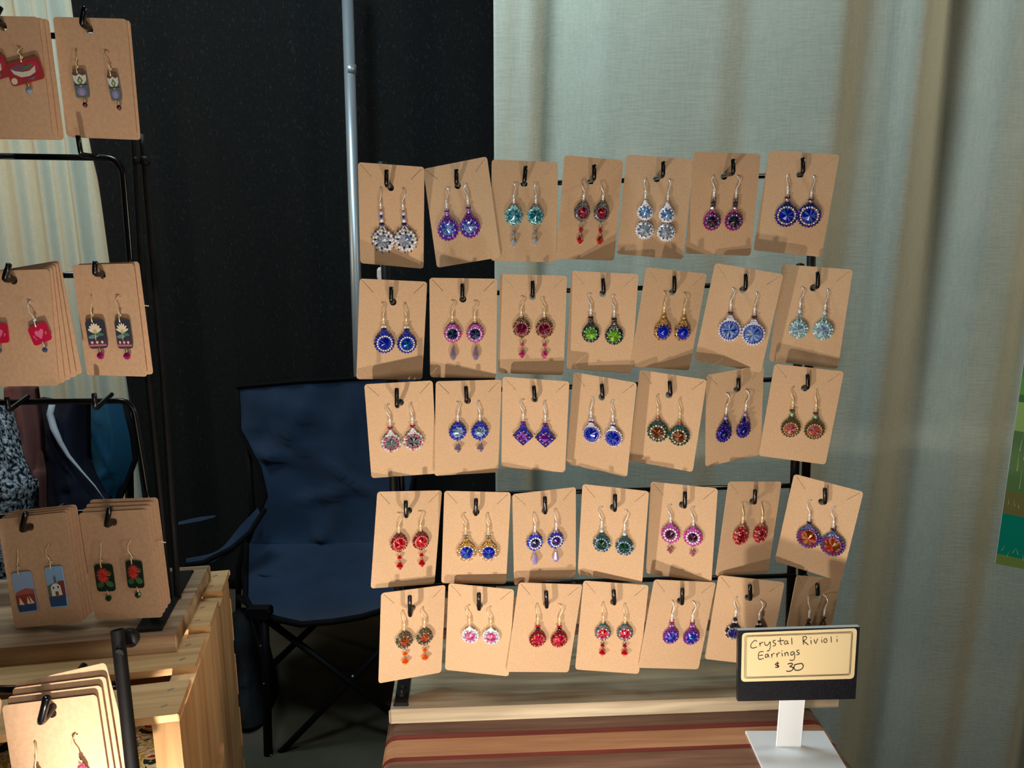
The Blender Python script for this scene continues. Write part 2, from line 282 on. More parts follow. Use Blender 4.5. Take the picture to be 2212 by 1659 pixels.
# ================================================================== the setting
floor_m = noise_mix(mat('floor_carpet', (.05, .045, .035, 1), 0.9, spec=0.1), srgb(74, 68, 56), srgb(100, 94, 80), nscale=3, detail=8, bump=0.3, bdist=.004)
mb = MB(); mb.box((0, 1.0, -0.02), (6.4, 6.4, 0.04), floor_m); o = mb.build('floor', kind='structure')
wall_m = mat('hall_wall', (.05, .05, .055, 1), .9)
for nm, c_c, d_d in (('wall_back', (0, 4.15, 1.75), (6.4, .1, 3.5)), ('wall_left', (-3.2, 1.0, 1.75), (.1, 6.4, 3.5)), ('wall_right', (3.2, 1.0, 1.75), (.1, 6.4, 3.5)), ('wall_front', (0, -2.2, 1.75), (6.4, .1, 3.5)), ('ceiling', (0, 1.0, 3.55), (6.5, 6.5, .1))):
    mb = MB(); mb.box(c_c, d_d, wall_m); mb.build(nm, kind='structure')

def drape_mat(name, c1, c2, fleck=None, wscale=1.0, fz=None):
    m = mat(name, c1, 0.85, spec=0.15, sheen=0.15); n, l, b = nodes(m)
    tc = n.new('ShaderNodeTexCoord')
    def nz(sc, ns, det=2):
        mp = n.new('ShaderNodeMapping'); mp.inputs['Scale'].default_value = sc
        t = n.new('ShaderNodeTexNoise'); t.inputs['Scale'].default_value = ns; t.inputs['Detail'].default_value = det
        l.new(tc.outputs['Object'], mp.inputs[0]); l.new(mp.outputs[0], t.inputs['Vector']); return t
    a = nz((1, 1, 0.12), 260 * wscale); c = nz((0.12, 1, 1), 260 * wscale); big = nz((1, 1, 1), 3, 4)
    ad = n.new('ShaderNodeMath'); ad.operation = 'ADD'; l.new(a.outputs[0], ad.inputs[0]); l.new(c.outputs[0], ad.inputs[1])
    cr = n.new('ShaderNodeValToRGB'); cr.color_ramp.elements[0].position = .35; cr.color_ramp.elements[1].position = .65
    cr.color_ramp.elements[0].color = c1; cr.color_ramp.elements[1].color = c2
    md = n.new('ShaderNodeMath'); md.operation = 'MULTIPLY'; md.inputs[1].default_value = .5; l.new(ad.outputs[0], md.inputs[0])
    l.new(md.outputs[0], cr.inputs[0])
    wr = nz((.35, 1, 1.6), 9, 5)
    ad2 = n.new('ShaderNodeMath'); ad2.operation = 'MULTIPLY_ADD'; ad2.inputs[1].default_value = 3.0
    l.new(wr.outputs[0], ad2.inputs[0]); l.new(ad.outputs[0], ad2.inputs[2])
    bp = n.new('ShaderNodeBump'); bp.inputs['Strength'].default_value = .35; bp.inputs['Distance'].default_value = .0011
    l.new(ad2.outputs[0], bp.inputs['Height']); l.new(bp.outputs[0], b.inputs['Normal'])
    if fleck:
        sp = nz((1, 1, .4), 170, 1); sr = n.new('ShaderNodeValToRGB'); sr.color_ramp.elements[0].position = .62; sr.color_ramp.elements[1].position = .72
        l.new(sp.outputs[0], sr.inputs[0])
        mx = n.new('ShaderNodeMix'); mx.data_type = 'RGBA'; l.new(sr.outputs[0], mx.inputs['Factor']); l.new(cr.outputs[0], mx.inputs['A']); mx.inputs['B'].default_value = fleck
        l.new(mx.outputs['Result'], b.inputs['Base Color'])
    else: l.new(cr.outputs[0], b.inputs['Base Color'])
    return m
cream = drape_mat('cream_drape', srgb(194, 198, 182), srgb(206, 209, 193))
blackd = drape_mat('black_drape', (.0030, .0036, .0042, 1), (.006, .0072, .0082, 1), (.014, .019, .021, 1))

def drape(name, prof, y0, z0, z1, m, label, nz_=44, left=None, yaw=0.0, x0=0.0, soft=6, swell=1.0):
    """prof: list of (x, slope): running sum gives the folds. Hangs plumb, folds drift a little with height."""
    xs = []; x = prof[0][0]; end = prof[-1][0]; step = 0.006; h = []; acc = 0
    def slope(x):
        for (a, s), (b, t) in zip(prof, prof[1:]):
            if a <= x < b: return s
        return 0
    while x < end + 1e-6: xs.append(x); acc += slope(x) * step; h.append(acc); x += step
    for _ in range(soft):
        h = [(h[max(i - 1, 0)] + h[i] + h[min(i + 1, len(h) - 1)]) / 3 for i in range(len(h))]
    tr = [(h[-1] - h[0]) * i / (len(h) - 1) + h[0] for i in range(len(h))]
    h = [a - b for a, b in zip(h, tr)]
    vs = []; fs = []; n = len(xs)
    for j in range(nz_ + 1):
        z = z0 + (z1 - z0) * j / nz_
        for i in range(n):
            drift = 0.012 * math.sin(z * 1.7 + xs[i] * 2.1)
            k = min(max((i + drift / step), 0), n - 1.001); a = int(k); f = k - a
            amp = swell * (0.85 + 0.25 * math.sin(z * 1.3 + xs[i] * 5))
            hh = (h[a] * (1 - f) + h[a + 1] * f) * amp
            xx = xs[i]
            if left: xx = max(xx, left(z) + (xs[i] - xs[0]) * .02)
            vs.append((xx, -hh, z))
    for j in range(nz_):
        for i in range(n - 1): a = j * n + i; fs.append((a, a + 1, a + n + 1, a + n))
    mb = MB(); mb.add(vs, fs, m, True)
    # hem thickness
    o = mb.build(name, loc=(x0, y0, 0)); o.rotation_euler = (0, 0, yaw)
    md = o.modifiers.new('cloth', 'SOLIDIFY'); md.thickness = 0.002; md.offset = 1
    def depth(x, z):
        k = min(max((x + 0.012 * math.sin(z * 1.7 + x * 2.1) - xs[0]) / step, 0), n - 1.001); a = int(k); f = k - a
        return y0 - (h[a] * (1 - f) + h[a + 1] * f) * swell * (0.85 + 0.25 * math.sin(z * 1.3 + x * 5))
    drape.depth = depth
    tag(o, label, 'curtain'); return o
YR = 1.45
def ux(u, v=200, Y=YR): return P(u, v, Y).x
rp = [(1067, .15), (1110, -1.1), (1117, .25), (1148, -.62), (1190, 0.05), (1215, .40), (1300, .12), (1420, .05), (1540, -.28), (1600, .18), (1700, .10), (1785, -.75), (1840, 0), (1880, .1), (1920, .65), (1950, -.35), (1970, -.75), (2042, -.06), (2095, .6), (2160, .1), (2230, -.4), (2290, .3), (2400, -.5), (2470, .5), (2600, -.4), (2680, 0)]
cr_ = drape('drape', [(ux(a), s) for a, s in rp], YR, 0.01, 2.35, cream, 'pale cream drape with long folds hanging behind and to the right of the earring rack', nz_=50, soft=4, swell=1.7)
# seam of two panels and slubs
def on_drape(u, v):
    y = YR
    for _ in range(4): p = P(u, v, y); y = drape.depth(p.x, p.z) - .0006
    return P(u, v, y)
def drape_part(name, pts, r):
    mb = MB(); mb.tube(pts, r, cream, 6); s_ = mb.build(name); s_.parent = cr_; s_.matrix_parent_inverse = Matrix.Translation((0, -YR, 0))
drape_part('seam', [on_drape(1980 - 50 * (k / 24) - 4 * math.sin(k * .4), -20 + 580 * k / 24) for k in range(25)], .0009)
# small horizontal puckers in the cloth
for (u, v, L_, w_, sl_) in ((1480, 226, 100, 3, -.10), (1540, 214, 70, 3, .06), (1815, 163, 70, 3, .14), (1770, 158, 40, 2, .1), (1640, 82, 90, 2, -.22), (1950, 722, 90, 3, .06), (2090, 735, 90, 3, -.03), (1945, 660, 60, 2, .03), (2130, 548, 60, 3, -.12), (1850, 30, 60, 2, .1), (1700, 480, 50, 2, -.1), (2060, 1230, 80, 2, .03), (2030, 980, 60, 2, -.05)):
    drape_part('pucker', [on_drape(u + L_ * (k / 10 - .5), v + sl_ * L_ * (k / 10 - .5) + 2 * math.sin(k * .9)) for k in range(11)], [max(.0001, .0009 * w_ / 3 * math.sin(PI * k / 10)) for k in range(11)])
# cream drape far left
YL = 3.02
lp = []; x = P(-420, 200, YL).x; sl = [.5, -.9, .2, .7, -1.0, .4, -.6, .9, -.8, .1]
i = 0
while x < P(330, 200, YL).x: lp.append((x, sl[i % 10] * 1.5)); x += random.uniform(.025, .05); i += 1
lp.append((x, 0))
drape('drape', lp, YL, 0.01, 2.6, cream, 'pale cream drape in narrow folds behind the left earring rack', nz_=20, soft=1, swell=1.5)
# black drape
YB = 2.92
bl = []; x = P(140, 200, YB).x; i = 0
sb = [.3, -.25, .15, -.5, .3, .1, -.15, .25, -.45, .2]
while x < P(1180, 200, YB).x: bl.append((x, sb[i % 10])); x += random.uniform(.07, .15); i += 1
bl.append((x, 0))
ek = [(0, 157), (307, 195), (398, 217), (564, 239), (857, 281), (1090, 312)]
ep = sorted([(P(u, v, YB).z, P(u, v, YB).x) for v, u in ek])
def bleft(z):
    if z <= ep[0][0]: return ep[0][1]
    for (a, xa), (b, xb) in zip(ep, ep[1:]):
        if z <= b: return xa + (xb - xa) * (z - a) / (b - a)
    return ep[-1][1] - (z - ep[-1][0]) * .05
drape('drape', bl, YB, 0.01, 2.6, blackd, 'black woven drape hanging behind the folding chair and metal pole', nz_=30, left=bleft, soft=3, swell=.5)

# pipe of the drape frame
steel = noise_mix(mat('galvanised_pipe', (.4, .45, .5, 1), .38, metal=.6), (.42, .47, .52, 1), (.6, .66, .7, 1), scale=(1, 1, .1), nscale=30)
t = thing('drape_pole', 'slim grey metal upright pole standing in front of the black drape', 'pole', (P(762, 345, 2.80).x, 2.80, 0))
def wl(p): return (p[0] - t.location.x, p[1] - t.location.y, p[2])
top = P(749, -60, 2.80); md_ = P(780, 960, 2.80)
k = (md_ - top); bot = top + k * (top.z / (top.z - md_.z))
mb = MB(); mb.tube([wl(bot), wl(top)], .0195, steel, 20); mb.build('pole', t)
mb = MB(); mb.tube([wl(P(757, 140, 2.80)), wl(P(757.8, 160, 2.80))], .0202, steel, 20); mb.build('collar', t)
mb = MB(); mb.box(wl(Vector((bot.x, 2.80, .006))), (.34, .20, .012), mat('steel_plate', (.25, .27, .3, 1), .5, .7), bev=.003); mb.build('base_plate', t)

# ================================================================== right hand print on foam board
def frame_from(o_, xdir, zdir=None):
    x = Vector(xdir).normalized(); z = Vector(zdir or (0, 0, 1)); y = z.cross(x).normalized(); z = x.cross(y).normalized()
    return Matrix(((x.x, y.x, z.x, o_[0]), (x.y, y.y, z.y, o_[1]), (x.z, y.z, z.z, o_[2]), (0, 0, 0, 1)))
bl_ = P(2149, 1217, 1.30)
t = thing('landscape_print', 'green painted landscape print on board at the right edge of the picture', 'print')
t.matrix_world = frame_from(bl_, (1.5, -.93, 0), (0.01, 0, 1))
G = lambda r, g, b: mat('print_%d_%d_%d' % (r, g, b), srgb(r, g, b), .6, spec=.2)
mb = MB(); mb.box((.2, .004, .26), (.4, .006, .52), mat('board_white', srgb(225, 230, 225), .6)); mb.build('board', t)
def pz(v): return (bl_.z - P(2160, v, 1.30).z) * -1
mb = MB()
bands = [(1217, 1195, (148, 165, 80)), (1195, 1108, (0, 158, 128)), (1108, 1060, (150, 135, 75)), (1060, 930, (118, 150, 88)), (930, 868, (190, 214, 120)), (868, 852, (95, 140, 75)), (852, 815, (125, 190, 80)), (815, 700, (110, 165, 90)), (700, 560, (70, 130, 80)), (560, 400, (150, 200, 190))]
for a, b, c in bands:
    za, zb = max(pz(a), .0), min(pz(b), .52)
    if zb > za: mb.add([(.001, 0, za), (.4, 0, za - (.02 if za > .01 else 0)), (.4, 0, zb - .02), (.001, 0, zb)], [(0, 1, 2, 3)], G(*c))
mb.build('painted_sky_and_fields', t, loc=(0, -.0003, 0))
mb = MB(); gm = G(205, 224, 160); rg = random.Random(3)
for (u0, v0, v1, n_) in ((.006, 1080, 1095, 18), (.004, 1185, 1200, 22), (.01, 940, 1010, 10), (.01, 1010, 1060, 8)):
    for k in range(n_):
        x = u0 + k * .0085 + rg.uniform(0, .004); z = pz(rg.uniform(v0, v1)); h = .012 if v1 - v0 < 30 else .04; d = rg.uniform(-.004, .006)
        if x + d < .001: continue
        mb.add([(x, 0, z), (x + .0014, 0, z), (x + d + .0006, 0, z + h)], [(0, 1, 2)], gm)
g_ = mb.build('painted_grass_strokes', t, loc=(0, -.0008, 0), kind='stuff')

# ================================================================== camp chair
blue = noise_mix(mat('blue_canvas', srgb(28, 52, 84), .75, spec=.2, sheen=.2), srgb(32, 50, 74), srgb(40, 62, 88), nscale=5, bump=.5, bdist=.01)
trim = mat('black_webbing', (.004, .004, .005, 1), .85, spec=.15)
frame_m = mat('chair_frame_black', (.004, .004, .005, 1), .6, spec=.25)
def sheet(mb, rows, m, th=.004, sub=1, crease=None):
    """rows of points -> thick smooth sheet"""
    from_ = rows
    def sp(p, t):
        n = len(p) - 1; x = t * n; i = min(int(x), n - 1); f = x - i
        p0, p1, p2, p3 = p[max(i - 1, 0)], p[i], p[i + 1], p[min(i + 2, n)]
        return .5 * ((2 * p1) + (p2 - p0) * f + (2 * p0 - 5 * p1 + 4 * p2 - p3) * f * f + (3 * p1 - p0 - 3 * p2 + p3) * f ** 3)
    nu, nv = 22 * sub, 30 * sub
    rr = [[sp(r, j / nu) for j in range(nu + 1)] for r in rows]
    g = [[sp([r[j] for r in rr], i / nv) for j in range(nu + 1)] for i in range(nv + 1)]
    if crease:
        for i in range(nv + 1):
            for j in range(nu + 1): g[i][j] = g[i][j] + crease(j / nu, i / nv)
    vs = [p for r in g for p in r]; n = nu + 1; N = len(vs)
    vs2 = [p + Vector((0, th, 0)) for p in vs]
    fs = []
    for i in range(nv):
        for j in range(nu):
            a = i * n + j; fs.append((a, a + n, a + n + 1, a + 1)); fs.append((N + a, N + a + 1, N + a + n + 1, N + a + n))
    for i in range(nv):
        a = i * n; fs.append((a, N + a, N + a + n, a + n)); a = i * n + nu; fs.append((a, a + n, N + a + n, N + a))
    for j in range(nu):
        fs.append((j, j + 1, N + j + 1, N + j)); a = nv * n + j; fs.append((a, N + a, N + a + 1, a + 1))
    mb.add(vs + vs2, fs, m, True); return g
chair = thing('camping_chair', 'blue canvas folding camping chair with black frame in front of the black drape', 'chair', (P(700, 1500, 2.05).x, 2.05, 0))
cl = chair.location
def LC(mb_, name, label=None):
    o = mb_.build(name, chair, label=label); o.matrix_parent_inverse = Matrix.Translation(-Vector(cl)); return o
def crs(amp):
    rg = random.Random(11); L_ = [(rg.uniform(0, 1), rg.uniform(0, 1), rg.uniform(0, PI), rg.uniform(.10, .28), rg.uniform(.018, .035)) for _ in range(20)]
    def f(u, v):
        s = 0
        for a, b, th, ln, wd in L_:
            dx, dy = u - a, v - b; p = dx * math.cos(th) + dy * math.sin(th); q = -dx * math.sin(th) + dy * math.cos(th)
            s += math.exp(-(p / ln) ** 2 - (q / wd) ** 2)
        return Vector((0, -amp * s * min(1, 8 * u * (1 - u)) * min(1, 8 * v * (1 - v)), 0))
    return f
mb = MB()
back = [[P(513, 838, 2.40), P(640, 826, 2.41), P(780, 818, 2.41), P(900, 812, 2.40)],
        [P(519, 930, 2.37), P(640, 930, 2.40), P(780, 930, 2.40), P(903, 925, 2.37)],
        [P(560, 1010, 2.34), P(660, 1010, 2.38), P(780, 1010, 2.38), P(900, 1005, 2.35)],
        [P(574, 1070, 2.31), P(670, 1080, 2.36), P(780, 1080, 2.36), P(885, 1075, 2.32)],
        [P(548, 1135, 2.28), P(670, 1145, 2.34), P(780, 1145, 2.34), P(890, 1140, 2.30)],
        [P(532, 1178, 2.26), P(670, 1180, 2.32), P(780, 1180, 2.32), P(892, 1180, 2.28)]]
sheet(mb, back, blue, .005, crease=crs(.020)); LC(mb, 'backrest')
mb = MB()
seat = [[P(533, 1166, 2.28), P(670, 1170, 2.33), P(780, 1170, 2.33), P(892, 1166, 2.29)],
        [P(531, 1230, 2.14), P(650, 1245, 2.17), P(780, 1245, 2.17), P(896, 1230, 2.15)],
        [P(530, 1290, 2.03), P(650, 1310, 2.03), P(780, 1305, 2.04), P(905, 1285, 2.03)],
        [P(545, 1318, 1.95), P(650, 1346, 1.93), P(780, 1330, 1.94), P(915, 1290, 1.95)]]
sheet(mb, seat, blue, .006, crease=crs(.012)); LC(mb, 'seat')
mb = MB()
mb.tube([P(511, 836, 2.395), P(640, 824, 2.405), P(780, 816, 2.405), P(902, 810, 2.395)], .005, trim)
mb.tube([r[0] for r in back], .007, trim); mb.tube([r[-1] for r in back], .007, trim)
mb.tube([r[0] for r in seat], .008, trim)
mb.tube([P(545, 1320, 1.945), P(600, 1338, 1.935), P(650, 1349, 1.925), P(720, 1343, 1.93), P(780, 1333, 1.935), P(840, 1315, 1.94), P(915, 1292, 1.945)], .009, trim)
LC(mb, 'edge_binding')
for s_, pts, r in (('left', None, 0),):
    mb = MB(); mb.tube([P(570, 1325, 1.93), P(575, 1450, 1.93), P(580, 1655, 1.93)], .013, frame_m); LC(mb, 'leg')
    mb = MB(); mb.tube([P(905, 1300, 1.95), P(915, 1640, 1.95)], .013, frame_m); LC(mb, 'leg')
    mb = MB(); mb.tube([P(528, 840, 2.42), P(545, 1100, 2.38), P(515, 1230, 2.36), P(515, 1480, 2.40)], .010, frame_m); LC(mb, 'leg')
    mb = MB(); mb.tube([P(895, 815, 2.42), P(893, 1100, 2.38), P(890, 1470, 2.40)], .010, frame_m); LC(mb, 'leg')
for a, b in (((587, 1645, 1.94), (905, 1320, 1.99)), ((572, 1335, 1.97), (912, 1590, 1.96)),
             ((515, 1290, 2.3), (600, 1345, 2.0)), ((585, 1440, 2.05), (700, 1330, 2.3)), ((575, 1440, 2.0), (535, 1300, 2.35))):
    mb = MB(); mb.tube([P(*a), P(*b)], .010, frame_m); LC(mb, 'cross_brace')
mb = MB(); mb.box(P(560, 1322, 1.925), (.07, .04, .03), frame_m, bev=.006); LC(mb, 'leg_joint')
riv = mat('steel_rivet', (.7, .7, .7, 1), .3, .8)
for q in ((762, 1461, 1.93), (563, 1395, 1.915), (570, 1477, 1.915), (585, 1631, 1.915)):
    mb = MB(); bead(mb, P(*q), .004 if q[0] > 700 else .002, riv); LC(mb, 'rivet')
mb = MB()
sheet(mb, [[P(402, 1208, 2.05), P(470, 1190, 2.08), P(520, 1135, 2.15), P(556, 1098, 2.22)], [P(404, 1222, 2.03), P(480, 1208, 2.06), P(530, 1165, 2.13), P(566, 1120, 2.2)]], blue, .004)
LC(mb, 'armrest')
mb = MB(); mb.tube([P(398, 1222, 2.0), P(440, 1215, 2.02), P(500, 1185, 2.08), P(540, 1150, 2.14), P(572, 1100, 2.2)], .008, trim); LC(mb, 'arm_webbing')
mb = MB()
sheet(mb, [[P(385, 1128, 2.3), P(430, 1118, 2.3), P(466, 1114, 2.32)], [P(385, 1134, 2.27), P(430, 1126, 2.27), P(462, 1118, 2.3)]], blue, .004)
LC(mb, 'arm_pocket')

# dark bag on the floor by the chair
bagm = noise_mix(mat('dark_bag_cloth', (.02, .022, .028, 1), .8, spec=.2), (.010, .010, .012, 1), (.024, .024, .027, 1), nscale=8, bump=.6, bdist=.02)
mb = MB()
sheet(mb, [[P(486, 1345, 2.3), P(510, 1332, 2.25), P(545, 1345, 2.25), P(560, 1365, 2.3)],
           [P(480, 1420, 2.25), P(510, 1420, 2.14), P(548, 1420, 2.16), P(572, 1420, 2.25)],
           [P(480, 1500, 2.2), P(515, 1500, 2.08), P(555, 1500, 2.1), P(590, 1500, 2.2)],
           [P(485, 1560, 2.12), P(520, 1575, 2.02), P(560, 1570, 2.04), P(595, 1545, 2.14)]], bagm, .06, crease=crs(.01))
o = mb.build('tote_bag'); tag(o, 'slumped dark grey cloth bag on the floor left of the camping chair', 'bag')

# ================================================================== clothes and second chair seen through the left rack
teal = noise_mix(mat('teal_canvas', srgb(20, 60, 86), .7, spec=.2), srgb(22, 66, 92), srgb(30, 84, 112), nscale=4, bump=.3, bdist=.01)
navy = noise_mix(mat('navy_cloth', srgb(16, 18, 28), .8, spec=.15), srgb(20, 22, 34), srgb(32, 34, 48), nscale=5, bump=.4, bdist=.01)
t = thing('camping_chair', 'teal canvas chair with black piping seen through the left rack', 'chair', (P(240, 1000, 2.35).x, 2.35, 0))
def LT(mb_, name):
    o = mb_.build(name, t); o.matrix_parent_inverse = Matrix.Translation(-Vector(t.location)); return o
tb = [[P(168, 872, 2.36), P(215, 862, 2.33), P(266, 864, 2.36)], [P(172, 930, 2.34), P(230, 930, 2.30), P(284, 940, 2.34)], [P(172, 990, 2.32), P(230, 990, 2.28), P(290, 992, 2.33)],
      [P(180, 1040, 2.30), P(220, 1040, 2.27), P(272, 1040, 2.31)], [P(200, 1100, 2.28), P(220, 1100, 2.26), P(246, 1100, 2.29)], [P(196, 1260, 2.2), P(220, 1260, 2.2), P(250, 1260, 2.2)]]
mb = MB(); sheet(mb, tb, teal, .006, crease=crs(.01)); LT(mb, 'backrest')
mb = MB(); mb.tube([r[-1] + Vector((.004, 0, 0)) for r in tb], .009, trim); LT(mb, 'piping')
mb = MB(); mb.tube([P(278, 960, 2.4), P(284, 1300, 2.4), P(286, 1480, 2.4)], .014, frame_m); LT(mb, 'leg')
mb = MB(); mb.tube([P(185, 900, 2.42), P(190, 1300, 2.4), P(192, 1480, 2.4)], .014, frame_m); LT(mb, 'leg')
t = thing('jacket', 'dark navy jacket with a white piped edge hung over the teal chair', 'jacket', (P(150, 1000, 2.2).x, 2.2, P(150, 1100, 2.2).z))
def LJ(mb_, name):
    o = mb_.build(name, t); o.matrix_parent_inverse = Matrix.Translation(-Vector(t.location)); return o
mb = MB()
sheet(mb, [[P(80, 862, 2.24), P(120, 868, 2.2), P(160, 868, 2.2), P(185, 866, 2.24)], [P(82, 930, 2.2), P(115, 930, 2.17), P(150, 935, 2.17), P(185, 945, 2.22)],
           [P(84, 1000, 2.18), P(120, 1000, 2.14), P(160, 1000, 2.15), P(190, 1010, 2.2)], [P(86, 1060, 2.16), P(130, 1060, 2.12), P(180, 1060, 2.13), P(215, 1066, 2.18)],
           [P(88, 1110, 2.14), P(130, 1110, 2.1), P(190, 1110, 2.12), P(235, 1104, 2.17)], [P(80, 1300, 2.1), P(140, 1300, 2.06), P(190, 1300, 2.08), P(235, 1300, 2.1)]], navy, .03, crease=crs(.012))
LJ(mb, 'body')
wt = mat('white_trim', srgb(205, 208, 214), .6)
mb = MB(); pk = [(113, 872, 7), (108, 895, 8), (116, 925, 8), (130, 955, 6), (148, 985, 4.5), (180, 1022, 2.5), (205, 1050, 1.8), (226, 1080, 1.4)]
mb.tube([P(a, b, 2.125 if b > 900 else 2.15) for a, b, c in pk], [c * .00125 for a, b, c in pk], wt, 8); LJ(mb, 'piping')
pinkm = noise_mix(mat('dusty_pink_cloth', srgb(120, 76, 72), .8, spec=.15), srgb(124, 80, 76), srgb(146, 96, 88), nscale=4, bump=.3, bdist=.01)
mb = MB()
sheet(mb, [[P(8, 838, 2.12), P(35, 832, 2.08), P(70, 840, 2.12)], [P(10, 930, 2.1), P(45, 930, 2.05), P(82, 930, 2.1)], [P(20, 1010, 2.08), P(55, 1010, 2.03), P(86, 1010, 2.08)],
           [P(30, 1100, 2.05), P(60, 1100, 2.0), P(88, 1100, 2.05)], [P(30, 1600, 1.97), P(60, 1605, 1.95), P(90, 1600, 1.97)]], pinkm, .03, crease=crs(.008))
o = mb.build('cloth'); tag(o, 'dusty pink garment hanging beside the grey knitted one at far left', 'garment')
knit = mat('marled_knit', srgb(120, 128, 138), .9, spec=.1); n, l, b = nodes(knit)
tc = n.new('ShaderNodeTexCoord'); vo = n.new('ShaderNodeTexNoise'); vo.inputs['Scale'].default_value = 90; vo.inputs['Detail'].default_value = 3
cr = n.new('ShaderNodeValToRGB'); cr.color_ramp.elements[0].position = .42; cr.color_ramp.elements[1].position = .6; cr.color_ramp.elements[0].color = srgb(28, 36, 46); cr.color_ramp.elements[1].color = srgb(196, 202, 208)
l.new(tc.outputs['Object'], vo.inputs['Vector']); l.new(vo.outputs[0], cr.inputs[0]); l.new(cr.outputs[0], b.inputs['Base Color'])
bp = n.new('ShaderNodeBump'); bp.inputs['Distance'].default_value = .008; l.new(vo.outputs[0], bp.inputs['Height']); l.new(bp.outputs[0], b.inputs['Normal'])
mb = MB()
sheet(mb, [[P(-60, 880, 2.0), P(-30, 870, 1.94), P(3, 892, 2.0)], [P(-60, 940, 1.95), P(-20, 930, 1.9), P(14, 935, 1.96)], [P(-60, 990, 1.92), P(-10, 990, 1.86), P(28, 1000, 1.92)],
           [P(-60, 1050, 1.9), P(5, 1040, 1.84), P(50, 1050, 1.9)], [P(-60, 1110, 1.9), P(10, 1110, 1.82), P(60, 1110, 1.88)], [P(-60, 1630, 1.88), P(10, 1645, 1.84), P(60, 1635, 1.86)]], knit, .05, crease=crs(.012))
o = mb.build('knit_wrap'); tag(o, 'grey and white marled knitted wrap at the far left edge of the picture', 'garment')
# ================================================================== striped table, base board and main earring rack
ZB = -0.4455; ZP = -0.431                         # table top and base board top, relative to the camera
YAW = math.radians(3.3)
walnut = wood('walnut', srgb(84, 56, 46), srgb(132, 96, 78), srgb(108, 76, 62), rough=.38, s=1.3)
walnut2 = wood('walnut_light', srgb(104, 72, 58), srgb(154, 116, 94), srgb(126, 90, 72), rough=.38, s=1.1)
cherry = wood('cherry', srgb(160, 110, 78), srgb(192, 142, 104), srgb(176, 124, 88), rough=.38, s=.7)
padauk = wood('red_wood', srgb(100, 32, 30), srgb(128, 50, 42), rough=.38, s=.8)
t = thing('striped_table', 'small table topped with striped walnut, cherry and dark red wood strips', 'table', W(.0868, .60, ZB), (0, 0, YAW))
# strips from the back to the front, (depth of far edge, depth of near edge) measured from the origin at Y=.60
st = [(.26, .19, cherry), (.19, .184, padauk), (.184, .0085, walnut), (.0085, .002, padauk), (.002, -.0205, cherry), (-.0205, -.0255, padauk), (-.0255, -.090, walnut2), (-.090, -.096, padauk), (-.096, -.12, cherry), (-.12, -.126, padauk), (-.126, -.19, walnut)]
for a, b, m in st:
    mb = MB(); TT = .030; rr = .012; HW = .1995; prof = []
    pts = [(-HW + rr, 0)] + [(-HW + rr - rr * math.sin(q), -rr + rr * math.cos(q)) for q in (PI / 8, PI / 4, 3 * PI / 8, PI / 2)] + [(-HW, -TT), (HW, -TT)] + [(HW - rr + rr * math.cos(q), -rr + rr * math.sin(q)) for q in (0, PI / 8, PI / 4, 3 * PI / 8, PI / 2)]
    g_ = .00012; vs = [(x, a - g_, z) for x, z in pts] + [(x, b + g_, z) for x, z in pts]; n_ = len(pts)
    fs = [tuple(range(n_)), tuple(range(2 * n_ - 1, n_ - 1, -1))] + [(i, n_ + i, n_ + (i + 1) % n_, (i + 1) % n_) for i in range(n_)]
    mb.add(vs, fs, m); mb.build('wood_strip', t)
for sx in (-.155, .155):
    for y in (.22, -.10):
        mb = MB(); mb.box((sx, y, -(CAMZ + ZB + .03) / 2 - 0.03 + .015), (.035, .035, CAMZ + ZB - .03), walnut, bev=.003); mb.build('leg', t)

poplar = wood('poplar_board', srgb(116, 104, 84), srgb(208, 194, 168), srgb(166, 152, 126), rough=.6, s=.6)
rack = thing('earring_rack', 'black wire earring rack on a pale wooden base board, standing on the striped table', 'display rack', W(.0975, .626, ZP), (0, 0, YAW))
mb = MB(); mb.box((0, .058, -.00725), (.4185, .12, .0145), poplar, bev=.0015); mb.build('base_board', rack)
RI = (Matrix.Translation(rack.location) @ Matrix.Rotation(YAW, 4, 'Z')).inverted()
def rl(x, y, z): return RI @ W(x, y, z)
# rack geometry: measured rows
ROWS = {1: (.7460, .0398, .0345, .0338), 2: (.7265, .0436, -.0655, .0292), 3: (.7100, .0450, -.1557, .0269), 4: (.6956, .0420, -.2553, .0142), 5: (.6805, .0560, -.3414, .003)}
def barpt(r, x): a, b, c_, d_ = ROWS[r]; return Vector((x, a + b * x, c_ + d_ * x))
XL, XR = -.118, .279
for r in ROWS:
    a, b = barpt(r, XL + .003 * r), barpt(r, XR)
    mb = MB(); mb.tube([rl(*a), rl(*b)], .0024, black_wire, 10); mb.build('crossbar', rack)
def lean(x, z, extra=0): # depth of the bar plane at a height
    ks = sorted((barpt(r, x).z, barpt(r, x).y) for r in ROWS)
    if z <= ks[0][0]: (z0, y0), (z1, y1) = ks[0], ks[2]
    elif z >= ks[-1][0]: (z0, y0), (z1, y1) = ks[-3], ks[-1]
    else:
        for (z0, y0), (z1, y1) in zip(ks, ks[1:]):
            if z0 <= z <= z1: break
    return y0 + (y1 - y0) * (z - z0) / (z1 - z0) + extra
def post(x0, x1, zt, r, ex, name='post'):
    mb = MB(); mb.tube([rl(x0, lean(x0, ZP + .001) + ex, ZP + .001), rl((x0 + x1) / 2, lean((x0 + x1) / 2, -.2) + ex, -.2), rl(x1, lean(x1, zt) + ex, zt)], r, black_iron, 12); mb.build(name, rack)
post(-.107, -.124, .055, .0042, .008); post(.2915, .2945, .040, .0042, .016)
post(-.100, -.1185, -.06, .0030, .016); post(.2765, .2790, -.045, .0042, .006)
